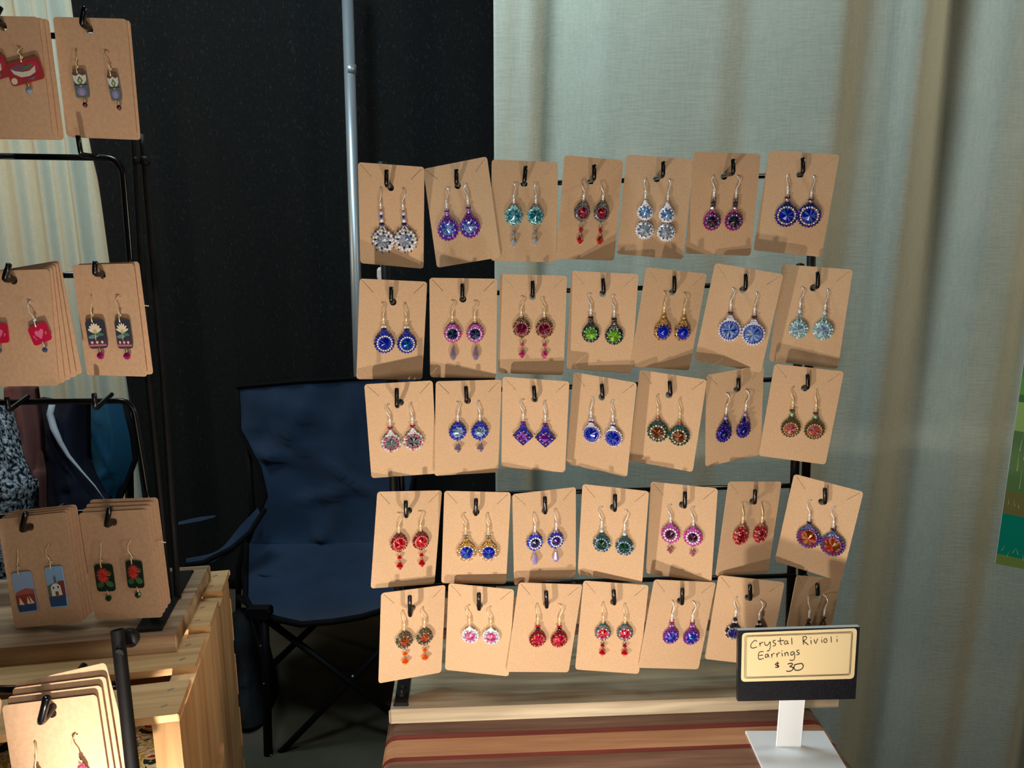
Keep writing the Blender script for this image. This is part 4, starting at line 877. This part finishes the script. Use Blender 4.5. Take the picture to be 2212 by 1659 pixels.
WR = [[(315, 300), (300, 286), (275, 300), (253, 330), (252, 360), (275, 370), (315, 358)], [(343, 312), (350, 352)], [(347, 335), (358, 316), (380, 308)],
 [(395, 300), (400, 335), (425, 342), (452, 305)], [(455, 300), (457, 350), (450, 385), (436, 404), (422, 400)], [(512, 288), (487, 296), (490, 314), (512, 326), (506, 344), (482, 350)],
 [(560, 262), (563, 325), (580, 336)], [(533, 299), (600, 292)], [(635, 297), (612, 300), (603, 318), (615, 333), (636, 322)], [(637, 295), (640, 322), (652, 330)], [(681, 265), (686, 335)],
 [(800, 255), (806, 340)], [(797, 258), (830, 252), (838, 275), (805, 300)], [(805, 300), (858, 342)], [(885, 292), (889, 335)], [(881, 263), (884, 270)], [(918, 287), (936, 328), (956, 277)],
 [(1000, 286), (1003, 322)], [(999, 262), (1002, 268)], [(1045, 276), (1026, 285), (1023, 310), (1040, 320), (1056, 302), (1047, 277)], [(1098, 255), (1102, 320)], [(1160, 282), (1163, 315)], [(1158, 253), (1161, 260)],
 [(385, 410), (338, 418), (335, 490), (387, 482)], [(338, 452), (378, 446)], [(430, 436), (408, 443), (403, 466), (420, 472), (432, 445)], [(432, 436), (442, 472)], [(468, 436), (474, 476)], [(472, 452), (488, 432), (502, 430)],
 [(523, 430), (530, 470)], [(528, 448), (543, 426), (557, 424)], [(579, 425), (584, 462)], [(578, 400), (581, 406)], [(608, 422), (614, 460)], [(612, 437), (630, 419), (642, 430), (646, 458)],
 [(700, 413), (676, 420), (671, 443), (690, 450), (706, 425)], [(706, 412), (715, 465), (705, 500), (680, 508), (660, 500)], [(762, 396), (737, 404), (740, 419), (762, 430), (755, 445), (730, 448)],
 [(548, 536), (516, 541), (514, 555), (545, 564), (538, 580), (508, 580)], [(531, 520), (535, 586)],
 [(640, 548), (672, 538), (692, 550), (660, 574)], [(660, 574), (696, 585), (688, 612), (655, 626), (625, 620)], [(750, 546), (716, 556), (706, 588), (725, 614), (765, 612), (797, 590), (804, 560), (785, 542), (750, 546)]]
mb = MB()
for i, q in enumerate(WR): stroke(mb, q, 7.5 if i < 38 else 9.5, .00055)
mb.build('handwriting', lab)
# bent acrylic stand
a, b = P(1688, 1512, .5765), P(1742, 1512, .5765); hw = (b - a).length / 2; mx_ = (a.x + b.x) / 2 - sgn.location.x
mb = MB(); mb.box((mx_, .0045, .0015 + .042), (hw * 2, .0028, .084), acr_white, bev=.0004); mb.build('stem', sgn)
bc = [Pz(1610, 1578, ZB + .003), Pz(1780.5, 1578.5, ZB + .003)]; xa, xb = bc[0].x - sgn.location.x, bc[1].x - sgn.location.x; ya = bc[0].y - sgn.location.y
mb = MB(); mb.box(((xa + xb) / 2, ya - .035, .0015), (xb - xa, .07, .003), acr_white, bev=.0004); bs = mb.build('base', sgn); 

# ================================================================== left: table, crate, rack
tblm = mat('table_cloth', srgb(30, 30, 32), .9)
TY = math.radians(12)
t = thing('side_table', 'dark cloth-covered table carrying the wooden crate at lower left', 'table', W(-.50, .50, -1.5), (0, 0, TY))
mb = MB(); mb.box((0, 0, .737), (.62, .56, .025), tblm, bev=.004); mb.build('tabletop', t)
for sx in (-.28, .28):
    for sy in (-.25, .25): mb = MB(); mb.tube([(sx, sy, 0), (sx, sy, .73)], .014, frame_m, 10); mb.build('leg', t)

pine = wood('pine', srgb(192, 146, 96), srgb(222, 182, 132), srgb(208, 164, 112), along='x', s=.55, rough=.6)
pine_y = wood('pine_side', srgb(186, 138, 90), srgb(218, 176, 126), srgb(202, 156, 106), along='z', s=.5, rough=.6)
ZC = -.3372; KS = 1.073
co = Vector((-.2332, .4746, ZC))                   # top front right corner
crate = thing('wooden_crate', 'unfinished pine slatted crate at lower left holding patterned cloth', 'crate', W(*co), (0, 0, math.radians(11.5)))
dep = .2191; CWd = .46; CH = .407
for a, b in ((0, .044), (.0606, .1057), (.1218, .169), (.1862, .2323)):
    mb = MB(); mb.box((-CWd / 2, (a + b) / 2, -.003), (CWd, b - a, .006), pine, bev=.0008); sl_ = mb.build('slat', crate)
    mb = MB()
    for yy in (a + .012, b - .012): mb.box((-.012, yy, .00012), (.0045, .0012, .0004), mat('staple', (.35, .33, .3, 1), .4, .7), R=Matrix.Rotation(.5, 3, 'Z'))
    mb.build('staples', sl_)
# end panels with hand hole
hole_ = [(dep / 2 + .026 * math.cos(q) , -.125 + .012 * math.sin(q)) for q in [2 * PI * k / 20 for k in range(20)]]
for xo in (-.009, -CWd + .009):
    me = outline([(0, -.006), (dep, -.006), (dep, -CH), (0, -CH)], .018, [hole_], 'end_panel', pine_y)
    o = link('end_panel', me, crate); o.rotation_euler = (0, 0, PI / 2); o.location = (xo, 0, 0)
for k in range(7):
    mb = MB(); zz = -.05 - k * .06
    if zz < -CH + .02: break
    mb.box((-CWd / 2, dep + .003, zz), (CWd, .006, .046), pine, bev=.0008); mb.build('slat', crate)
for a, b in ((0, .044), (.0606, .1057), (.1218, .169), (.1862, .2323)):
    mb = MB(); mb.box((-CWd / 2, (a + b) / 2, -CH + .003 - .006), (CWd, b - a, .006), pine, bev=.0008); mb.build('slat', crate)
# patterned cloth in the crate
fl = mat('patterned_cotton', (.5, .4, .3, 1), .85, spec=.1); n, l, b = nodes(fl)
tc = n.new('ShaderNodeTexCoord'); v1 = n.new('ShaderNodeTexVoronoi'); v1.inputs['Scale'].default_value = 85; nzz = n.new('ShaderNodeTexNoise'); nzz.inputs['Scale'].default_value = 45; nzz.inputs['Distortion'].default_value = 2.5
cr = n.new('ShaderNodeValToRGB'); e = cr.color_ramp; e.interpolation = 'CONSTANT'
e.elements[0].color = srgb(40, 46, 36); e.elements[0].position = 0; e.elements[1].color = srgb(206, 190, 150); e.elements[1].position = .42
for p_, c__ in ((.5, srgb(190, 150, 50)), (.56, srgb(226, 214, 190)), (.63, srgb(170, 40, 40)), (.7, srgb(60, 70, 60))): q = e.elements.new(p_); q.color = c__
mx = n.new('ShaderNodeMix'); mx.data_type = 'RGBA'; mx.inputs['Factor'].default_value = .35
l.new(tc.outputs['Object'], v1.inputs['Vector']); l.new(tc.outputs['Object'], nzz.inputs['Vector']); l.new(nzz.outputs[0], cr.inputs[0]); l.new(cr.outputs[0], mx.inputs['A']); l.new(v1.outputs['Color'], mx.inputs['B']); l.new(cr.outputs[0], b.inputs['Base Color'])
CM = Matrix.Translation(crate.location) @ Matrix.Rotation(math.radians(11.5), 4, 'Z')
mb = MB(); rows = []
for j in range(6):
    rows.append([CM @ Vector((-.40 + .37 * i / 5, .08 + .03 * math.sin(i * 2.1 + j) - .01 * j, -.085 - .057 * j)) for i in range(6)])
sheet(mb, rows, fl, .08)
o = mb.build('patterned_cloth'); tag(o, 'folded cloth with a red, cream and yellow swirl print inside the pine crate', 'cloth')

# base board of left rack
walb = wood('walnut_sap_board', srgb(104, 70, 48), srgb(204, 176, 142), srgb(160, 128, 98), rough=.6, s=.6)
RL = math.radians(9.5)
lrack = thing('earring_rack', 'black wire earring rack on a wooden base board on top of the pine crate', 'display rack', W(-.2683, .5542, -.3219), (0, 0, RL))
LI = (Matrix.Translation(lrack.location) @ Matrix.Rotation(RL, 4, 'Z')).inverted()
def ll(p): return LI @ p
mb = MB(); mb.box((-.21, .064, -.0076), (.42, .128, .0152), walb, bev=.001); mb.build('base_board', lrack)
mb = MB(); mb.box((-.022, .060, .0015), (.0215, .107, .003), black_iron, bev=.001); fpl = mb.build('foot_plate', lrack)
mb = MB(); mb.lathe([(.0035, 0), (.0035, .003), (.0024, .0035), (.002, .007), (0, .0075)], black_iron, (-.022, .024, .003), 6, smooth=False); mb.build('bolt', fpl)
def ltube(name, pts, r, m=black_iron, n_=12):
    mb = MB(); mb.tube([ll(p) for p in pts], r, m, n_); return mb.build(name, lrack)
ltube('post', [P(365, 1300, .608), P(340, 1010, .640), P(321, 820, .658), P(291, 320, .70), P(267, 60, .735)], .0030)
ltube('post', [P(384, 1292, .613), P(372, 1110, .636), P(353, 820, .665), P(309, 320, .71), P(307, 292, .713)], .0030)
mb = MB(); mb.lathe([(0, -.003), (.0042, -.003), (.0045, .002), (0, .003)], black_iron, ll(P(313, 348, .705)), 10, 'y'); kn = mb.build('knob', lrack)
mb = MB(); mb.lathe([(0, -.003), (.0028, -.003), (.0028, .002), (0, .003)], black_iron, ll(P(294, 346, .692)), 8, 'y'); mb.build('bolt', lrack)
ltube('post', [P(-40, 1300, .585), P(-70, 1122, .612), P(-90, 870, .634), P(-104, 336, .680), P(-112, 60, .705)], .0030)
def arc(p0, c, p1, n_=6): return [p0 * (1 - t_) ** 2 + c * 2 * t_ * (1 - t_) + p1 * t_ * t_ for t_ in [k / n_ for k in range(n_ + 1)]]
# bent wire frames carrying the hook bars
ltube('wire_frame', [P(-90, 336, .676)] + arc(P(228, 341, .692), P(262, 342, .694), P(266, 380, .690)) + [P(281, 560, .675), P(284, 590, .672)], .0026, black_wire)
ltube('crossbar', [P(-90, 598, .650), P(286, 592, .668)], .0026, black_wire)
ltube('wire_frame', [P(-90, 870, .630)] + arc(P(255, 866, .648), P(287, 866, .650), P(292, 900, .648)) + [P(318, 1058, .630), P(322, 1100, .626)], .0026, black_wire)
ltube('crossbar', [P(-90, 1122, .610), P(325, 1098, .626)], .0026, black_wire)
ltube('crossbar', [P(-120, 78, .70), P(150, 77, .705), P(276, 77, .715)], .0026, black_wire)
for (b_, tp, root, y1, y2) in (((175, 334), (168, 292), (208, 338), .640, .688), ((206, 884), (203, 849), (241, 852), .595, .646), ((18, 888), (15, 857), (60, 857), .588, .638), ((-10, 338), (-20, 300), (30, 338), .630, .680)):
    bb, tt, rr2 = P(*b_, y1), P(*tp, y1), P(*root, y2); off = Vector((0, 0, -CAMZ))
    hook(lrack, lambda x, y, z: ll(Vector((x, y, z + CAMZ))), rr2 + off, bb + off, tt + off, .0020)

# ---------- left cards (stacks) and their printed earrings
LS = {'A': ('top left', 2, (.0022, -.0004)), 'B': ('top right', 1, (.0012, -.0005)), 'C': ('middle left', 4, (.0006, .0009)), 'D': ('middle right', 1, (.0026, .001)), 'E': ('lower left', 3, (.0010, .0013)), 'F': ('lower right', 3, (.0014, .0026)), 'H': ('front', 3, (.0020, .0042))}
def pmx(pose): return Matrix.Translation(W(*pose[:3])) @ rotm(*pose[3:]).to_4x4()
def toloc(pose, u, v, off=0.0):
    m = pmx(pose); nrm_ = m.to_3x3() @ Vector((0, -1, 0)); o_ = m.translation + nrm_ * off
    o0 = Vector((0, 0, CAMZ)); d = FW + RT * ((u - CX) / F) + DN * ((v - CY) / F)
    tt = (o_ - o0).dot(nrm_) / d.dot(nrm_); return m.inverted() @ (o0 + d * tt)
EARS = {'A': [((-25, 104), (-20, 150)), ((48, 104), (53, 154))], 'B': [((164, 109), (174, 182)), ((234, 111), (246.6, 188))], 'C': [((0, 654), (-4, 721)), ((69, 651), (85, 721))],
        'D': [((198, 639), (207.3, 722)), ((259.4, 639), (266, 722))], 'E': [((38, 1187), (52.7, 1280)), ((109, 1176), (121, 1268.5))], 'F': [((217.4, 1172.5), (225.5, 1249)), ((285.4, 1167.6), (290.6, 1241.5))], 'H': [((75, 1602.6), (86, 1700)), ((166, 1584.6), (182, 1680))]}
DIM = {'A': (78, 46, -7), 'B': (31, 54, 3), 'C': (45, 41, -4), 'D': (50, 62, 3), 'E': (46, 90, 3), 'F': (43, 60, 4), 'H': (40, 44, 0)}
DESC = {'A': 'red rectangular printed tin earring with a white leaf bird shape', 'B': 'narrow grey printed earring with a white shield and green diamond', 'C': 'small crimson square earring with a pink heart', 'D': 'printed tin earring with a cream water lily',
        'E': 'oblong painted harbour scene earring', 'F': 'dark green printed earring with a red chrysanthemum', 'H': 'gold wire earring with pink beads at bottom left'}
def shape(root_part, name, polys):
    mb = MB()
    for k, (pts, c__) in enumerate(polys):
        off = -.00045 - .00006 * k
        mb.add([(x, off, z) for x, z in pts], [tuple(range(len(pts)))], G(*c__))
    return mb.build(name, root_part)
def ell(cx, cz, a, b, rot=0, n_=14):
    r_ = math.radians(rot); return [(cx + a * math.cos(q) * math.cos(r_) - b * math.sin(q) * math.sin(r_), cz + a * math.cos(q) * math.sin(r_) + b * math.sin(q) * math.cos(r_)) for q in [2 * PI * k / n_ for k in range(n_)]]
def picture(key, i, w_, h_):
    a, b = w_ / 2, h_ / 2
    if key == 'A': return (168, 60, 62), [(ell(-.3 * a, .3 * b, .5 * a, .4 * b), (130, 88, 110)), (ell(.55 * a, .2 * b, .35 * a, .5 * b), (190, 60, 84)), ([(-.75 * a, .5 * b), (-.5 * a, .2 * b), (-.1 * a, -.02 * b), (.3 * a, -.05 * b), (.68 * a, .25 * b), (.6 * a, -.3 * b), (.2 * a, -.5 * b), (-.3 * a, -.42 * b), (-.65 * a, 0)], (226, 216, 206)), ([(-.25 * a, .12 * b), (.1 * a, .42 * b), (.65 * a, .48 * b), (.3 * a, .1 * b)], (96, 120, 92)), (ell(-.75 * a, -.6 * b, .18 * a, .3 * b), (232, 214, 196)), ([(0, -.7 * b), (.5 * a, -.6 * b), (.4 * a, -.9 * b)], (140, 110, 136))]
    if key == 'B': return (104, 116, 120), [([(-.85 * a, .95 * b), (.85 * a, .95 * b), (.97 * a, .7 * b), (-.97 * a, .7 * b)], (112, 76, 62)), ([(-.97 * a, .72 * b), (-.5 * a, .62 * b), (0, .78 * b), (.5 * a, .62 * b), (.97 * a, .72 * b), (.92 * a, .3 * b), (.5 * a, .0 * b), (0, -.17 * b), (-.5 * a, .0 * b), (-.92 * a, .3 * b)], (220, 228, 214)), ([(0, .62 * b), (.42 * a, .28 * b), (0, -.06 * b), (-.42 * a, .28 * b)], (96, 116, 74)), ([(0, .46 * b), (.22 * a, .28 * b), (0, .1 * b), (-.22 * a, .28 * b)], (206, 214, 170)), (ell(0, -.55 * b, .7 * a, .34 * b), (136, 136, 176)), (ell(0, -.62 * b, .35 * a, .25 * b), (164, 156, 204)), ([(-.95 * a, .0), (.95 * a, 0), (.95 * a, -.1 * b), (-.95 * a, -.1 * b)], (60, 84, 78))]
    if key == 'C': return (200, 28, 70), [([(0, -.6 * b), (-.42 * a, -.02 * b), (-.46 * a, .28 * b), (-.25 * a, .46 * b), (0, .26 * b), (.28 * a, .46 * b), (.5 * a, .28 * b), (.42 * a, -.02 * b)], (236, 120, 160)), (ell(-.62 * a, -.1 * b, .1 * a, .2 * b, 20), (222, 90, 120)), (ell(.66 * a, -.15 * b, .1 * a, .2 * b, -20), (214, 110, 100)), (ell(-.5 * a, -.4 * b, .08 * a, .16 * b, 40), (222, 90, 120))]
    if key == 'D':
        p = [([(-a * .95, -.86 * b), (a * .95, -.86 * b), (a * .95, -.72 * b), (-a * .95, -.72 * b)], (196, 110, 130)), ([(-a * .97, -.72 * b), (a * .97, -.72 * b), (a * .97, -.40 * b), (-a * .97, -.40 * b)], (90, 60, 84)), (ell(-.3 * a, -.15 * b, .6 * a, .14 * b, 8), (110, 150, 146)), (ell(.3 * a, .0 * b, .55 * a, .12 * b, -8), (84, 124, 112))]
        for q in (-.55, 0, .55): p.append(([(q * a, -.45 * b), (q * a + .17 * a, -.57 * b), (q * a, -.69 * b), (q * a - .17 * a, -.57 * b)], (226, 220, 176)))
        for an in (-68, -45, -22, 0, 22, 45, 68): r_ = math.radians(an); cx_, cz_ = math.sin(r_) * .38 * a, .12 * b + math.cos(r_) * .34 * b; p.append((ell(cx_, cz_, .14 * a, .34 * b, -an), (238, 230, 206)))
        p.append((ell(.02 * a, .18 * b, .2 * a, .14 * b), (216, 190, 110))); p.append(([(0, .0), (.06 * a, -.05 * b), (-.02 * a, -.4 * b), (-.09 * a, -.4 * b)], (226, 220, 190)))
        return (58, 62, 78), p
    if key == 'E' and i == 0: return (150, 180, 220), [([(-a * .98, -.1 * b), (a * .98, .12 * b), (a * .98, -.62 * b), (-a * .98, -.62 * b)], (150, 66, 58)), ([(-.9 * a, .02 * b), (-.4 * a, .12 * b), (.2 * a, .2 * b), (.95 * a, .1 * b), (.9 * a, -.1 * b), (-.9 * a, -.1 * b)], (176, 96, 88)), ([(-a * .98, -.58 * b), (a * .98, -.58 * b), (a * .9, -.92 * b), (-a * .9, -.92 * b)], (58, 80, 118)), ([(-.6 * a, -.2 * b), (-.72 * a, -.56 * b), (-.2 * a, -.6 * b)], (238, 230, 204)), ([(.2 * a, -.2 * b), (.1 * a, -.56 * b), (.45 * a, -.58 * b)], (240, 234, 210)), ([(.4 * a, -.18 * b), (.5 * a, -.58 * b), (.85 * a, -.56 * b)], (236, 226, 196))]
    if key == 'E': return (142, 184, 228), [([(-a * .98, .1 * b), (-.3 * a, .2 * b), (a * .98, .28 * b), (a * .98, -.5 * b), (-a * .98, -.5 * b)], (96, 110, 84)), ([(.35 * a, .3 * b), (.98 * a, .28 * b), (.98 * a, -.45 * b), (.35 * a, -.45 * b)], (140, 64, 60)), ([(-.6 * a, -.42 * b), (-.6 * a, .02 * b), (-.35 * a, .16 * b), (.1 * a, .2 * b), (.5 * a, .06 * b), (.6 * a, -.4 * b)], (232, 236, 232)), (ell(-.3 * a, -.02 * b, .1 * a, .06 * b), (60, 66, 80)), (ell(.25 * a, -.0 * b, .1 * a, .06 * b), (60, 66, 80)), ([(-.15 * a, -.4 * b), (-.15 * a, -.2 * b), (.2 * a, -.2 * b), (.2 * a, -.4 * b)], (120, 78, 60)), ([(-.12 * a, .2 * b), (-.1 * a, .5 * b), (.0, .6 * b), (.14 * a, .5 * b), (.16 * a, .2 * b)], (100, 110, 116)), ([(-a * .97, -.46 * b), (a * .97, -.46 * b), (a * .9, -.92 * b), (-a * .9, -.92 * b)], (54, 82, 130))]
    if key == 'F':
        p = [(ell(-.5 * a, -.5 * b, .4 * a, .2 * b, 20), (56, 100, 66)), (ell(.5 * a, -.45 * b, .45 * a, .22 * b, -25), (70, 116, 78)), (ell(.6 * a, .3 * b, .3 * a, .14 * b, 60), (84, 96, 50))]
        for k in range(20): an = 360 * k / 20; r_ = math.radians(an); p.append((ell(-.05 * a + math.cos(r_) * .42 * a, .22 * b + math.sin(r_) * .34 * b, .36 * a, .06 * a, an, 8), (214, 62, 52) if k % 2 else (232, 96, 78)))
        p.append((ell(-.05 * a, .22 * b, .3 * a, .24 * b), (206, 48, 48))); return (26, 44, 34), p
    return (214, 90, 100), []
BEAD = {'A': ('ice', .4), 'B': ('plum', .35), 'C': ('slate', .45), 'D': ('magenta', .5), 'F': ('green', .55)}
for key, (pose, hole, bend, tip) in LCARDS.items():
    where, nback, (ox, oz) = LS[key]
    ears = []
    for (hu, hv), (cu_, cv) in EARS[key]:
        q = toloc(pose, hu, hv); ears.append((q.x, q.z))
    card(pose, hole, ears, {'H': 'frontmost kraft card at the bottom left, on the front rack'}.get(key, 'front kraft card of the %s stack on the left rack' % where), 'kraft cards on the left racks', kraft_plain, slits=False)
    m = pmx(pose)
    for k in range(1, nback + 1):
        rr3 = {'A': -.006, 'B': 0, 'C': -.030, 'D': -.01, 'E': .0, 'F': .008, 'H': -.005}[key] * k - (.10 if key == 'H' and k == 3 else 0)
        piv = Vector((hole[0], 0, hole[1]))
        mm = m @ Matrix.Translation(piv + Vector((0, .0030 * k, 0))) @ Matrix.Rotation(rr3, 4, 'Y') @ Matrix.Translation(-piv) @ Matrix.Translation((ox * k, 0, oz * k))
        me = outline(rrect(.060, .090, .0028), .0005, [circ(hole[0] - ox * k, hole[1] - oz * k, .0036, 14)], 'earring_card', kraft_plain)
        o = D.objects.new('earring_card', me); COL.objects.link(o); o.matrix_world = mm
        tag(o, 'kraft card %s behind the front card of the %s stack on the left' % (['', 'directly', 'second', 'third', 'fourth'][k], where), 'card', 'kraft cards on the left racks')
    # hook
    if key != 'H':
        r0 = Vector((bend[0] + .004, bend[1] + .052, bend[2] + .002))
        hook(lrack, lambda x, y, z: ll(Vector((x, y, z + CAMZ))), r0, bend, tip, .0021)
    # earrings
    for i, ((hu, hv), (cu_, cv)) in enumerate(EARS[key]):
        T = toloc(pose, hu, hv); Cq = toloc(pose, cu_, cv, .004)
        sc = (m.translation - Vector((0, 0, CAMZ))).dot(FW) / F; w_, h_, tilt = DIM[key]
        if i == 1 and key in 'BD': w_ *= .78
        if i == 1 and key in 'EF': w_ *= .88
        w_ *= sc; h_ *= sc
        dx, dz = Cq.x - T.x, Cq.z - T.z; Dn = math.hypot(dx, dz); ang = math.atan2(-dx, -dz)
        lab_ = ('left ' if i == 0 else 'right ') + DESC[key] if key != 'E' else ['harbour earring painted with red wharf and sailboats, lower left card', 'harbour earring painted with white boathouse and tower, lower left card'][i]
        root = thing('earring', lab_, 'earring', group='printed earrings on the left racks')
        root.matrix_world = m @ Matrix.Translation((T.x, 0, T.z)) @ Matrix.Rotation(ang, 4, 'Y')
        top = Dn - h_ / 2; wm = gold if key != 'C' else silver; bx = .0022 * (1 if i == 0 else -1); y0 = -.004
        mb = MB(); mb.tube([(0, .0022, -.001), (0, .001, .0002), (bx * .3, -.001, .0003), (bx, -.0034, -.003), (bx * .8, -.0046, -top * .45), (bx * .1, -.0044, -top * .62), (0, y0, -top * .8)], .00045, wm, 6); mb.build('ear_wire', root)
        mb = MB(); mb.tube([(math.cos(q) * .0012, y0, -top * .8 + math.sin(q) * .0008) for q in [k * PI / 5 for k in range(11)]], .0004, wm, 5); mb.tube([(0, y0 - .001, -top * .8), (0, y0 - .0012, -top - .002)], .0005, wm, 5); mb.build('wire_coil', root)
        if key == 'H':
            mb = MB()
            for z_, rb, cn in ((-top * .95, .0022, 'pink'), (-top * 1.08, .003, 'rose'), (-top * 1.3, .0034, 'pink')): bead(mb, (0, y0, z_), rb, bm(c_(cn)))
            mb.build('bead_cluster', root); continue
        base_c, polys = picture(key, i, w_, h_)
        me = outline(rrect(w_, h_, min(w_, h_) * .16), .0008, [circ(0, h_ / 2 - .0016, .0006, 8)], 'plaque', G(*base_c))
        pq = link('plaque', me, root, (0, y0 + .0006, -Dn)); pq.rotation_euler = (0, math.radians(tilt) - 0 * ang, 0)
        shape(pq, 'printed_picture', polys)
        if key in BEAD:
            cn, ln = BEAD[key]; rb = {'A': 10, 'B': 7.5, 'C': 8, 'D': 11, 'F': 9.5}[key] * sc / 1.4
            zb = -Dn - h_ / 2 - .0045 - rb * .5
            mb = MB(); mb.tube([(0, y0, -Dn - h_ / 2 + .001), (.0006, y0, -Dn - h_ / 2 - .002), (0, y0, zb)], .0004, wm, 6); mb.build('jump_ring', root)
            mb = MB(); mb.lathe([(0, rb * 1.1), (rb * .6, rb * .8), (rb, 0), (rb * .6, -rb * .8), (0, -rb * 1.1)], bm(c_(cn)), (0, y0, zb), 8, smooth=False); mb.build('drop_bead', root)
# loose ear wires sticking out behind two stacks
for (u, v, y_, lab_) in ((308, 661, .618, 'end of a gold ear wire poking out right of the middle right stack'), (345, 1172, .572, 'end of a gold ear wire poking out right of the lower right stack')):
    mb = MB(); a_ = P(u - 10, v - 2, y_ ); b_ = P(u + 13, v, y_); mb.tube([a_ - a_, (b_ - a_) * .5 + Vector((0, 0, .0002)), b_ - a_], .0005, gold, 6)
    o = mb.build('ear_wire_end'); o.location = a_; tag(o, lab_, 'ear wire')
# sliver of one more card at the far left
sp_ = list(LCARDS['E'][0]); sp_[0] -= .069; sp_[2] -= .009; sp_[5] -= .02
me = outline(rrect(.060, .090, .0028), .0005, [circ(0, .036, .0031, 14)], 'earring_card', kraft_plain); o = D.objects.new('earring_card', me); COL.objects.link(o); o.matrix_world = pmx(sp_)
tag(o, 'kraft card cut off by the left edge of the picture beside the harbour earrings', 'card', 'kraft cards on the left racks')
bd = W(sp_[0], sp_[1], sp_[2]) - Vector((0, 0, CAMZ)) + Vector((.001, -.012, .0372))
hook(lrack, lambda x, y, z: ll(Vector((x, y, z + CAMZ))), bd + Vector((.004, .052, .002)), bd, bd + Vector((.005, 0, .016)), .0021)

# ================================================================== front rack at bottom left
frack = thing('earring_rack', 'black tube earring rack in front of the crate, its open post top showing', 'display rack', W(-.30, .31, -.735))
fl_ = lambda p: Vector(p) - frack.location
top = P(253.5, 1362, .42); low = P(286, 1659, .399); bot = top + (low - top) * ((top.z - (CAMZ - .73)) / (top.z - low.z))
dirn = (top - bot).normalized()
mb = MB(); mb.tube([fl_(bot), fl_(top)], .0039, black_iron, 16, cap=False); mb.tube([fl_(top), fl_(top - dirn * .02)], .0030, mat('tube_inside', (.004, .004, .004, 1), .8), 16, cap=False)
mb.add([], [], black_iron); po = mb.build('post', frack)
# rim ring, and a dark disc painted as the shade inside the drilled hole
mb = MB(); mb.tube([fl_(top) + (dirn.orthogonal().normalized() * math.cos(q) + dirn.cross(dirn.orthogonal()).normalized() * math.sin(q)) * .0034 for q in [k * PI / 8 for k in range(17)]], .0006, black_iron, 6, cap=False); mb.build('rim', po)
hc = fl_(P(258.5, 1409, .4135)); mb = MB(); mb.lathe([(0, .0003), (.0021, .0003)], mat('hole_shade', (.002, .002, .002, 1), .9), hc, 14, 'y'); mb.tube([hc + Vector((math.cos(q) * .0022, -.0003, math.sin(q) * .0022)) for q in [k * PI / 8 for k in range(17)]], .00035, black_iron, 6, cap=False); mb.build('drilled_hole', po)
mb = MB(); kc = fl_(P(281, 1376, .428)); mb.lathe([(0, -.004), (.003, -.004), (.0058, -.001), (.0062, .002), (.003, .0035), (0, .0035)], black_iron, kc, 14, 'y'); mb.build('knob', frack)
mb = MB(); mb.tube([fl_(P(-120, 1492, .455)), fl_(P(120, 1488, .455)), fl_(P(255, 1480, .448))], .0030, black_wire, 10); mb.build('crossbar', frack)
mb = MB(); mb.box(((-.10), .02, -.0), (.36, .10, .014), walb, bev=.001); mb.build('base_board', frack)
mb = MB(); x2 = -.28; mb.tube([Vector((bot.x + x2, bot.y, bot.z)) - frack.location, Vector((top.x + x2, top.y, top.z)) - frack.location], .0039, black_iron, 12); mb.build('post', frack)
pose, hole, bend, tip = LCARDS['H']
hook(frack, lambda x, y, z: fl_(Vector((x, y, z + CAMZ))), (bend[0] + .004, bend[1] + .045, bend[2] + .012), bend, tip, .0024)
# card at the bottom left corner
sp_ = list(LCARDS['H'][0]); sp_[0] -= .071; sp_[2] += .006; sp_[5] = .15
me = outline(rrect(.060, .090, .0028), .0005, [circ(0, .036, .0031, 14)], 'earring_card', kraft_plain); o = D.objects.new('earring_card', me); COL.objects.link(o); o.matrix_world = pmx(sp_)
tag(o, 'kraft card cut off by the left edge in the bottom left corner', 'card', 'kraft cards on the left racks')
bd = Vector(sp_[:3]) + Vector((.001, -.012, .036)); hook(frack, lambda x, y, z: fl_(Vector((x, y, z + CAMZ))), bd + Vector((0, .045, .01)), bd, bd + Vector((.003, 0, .017)), .0024)
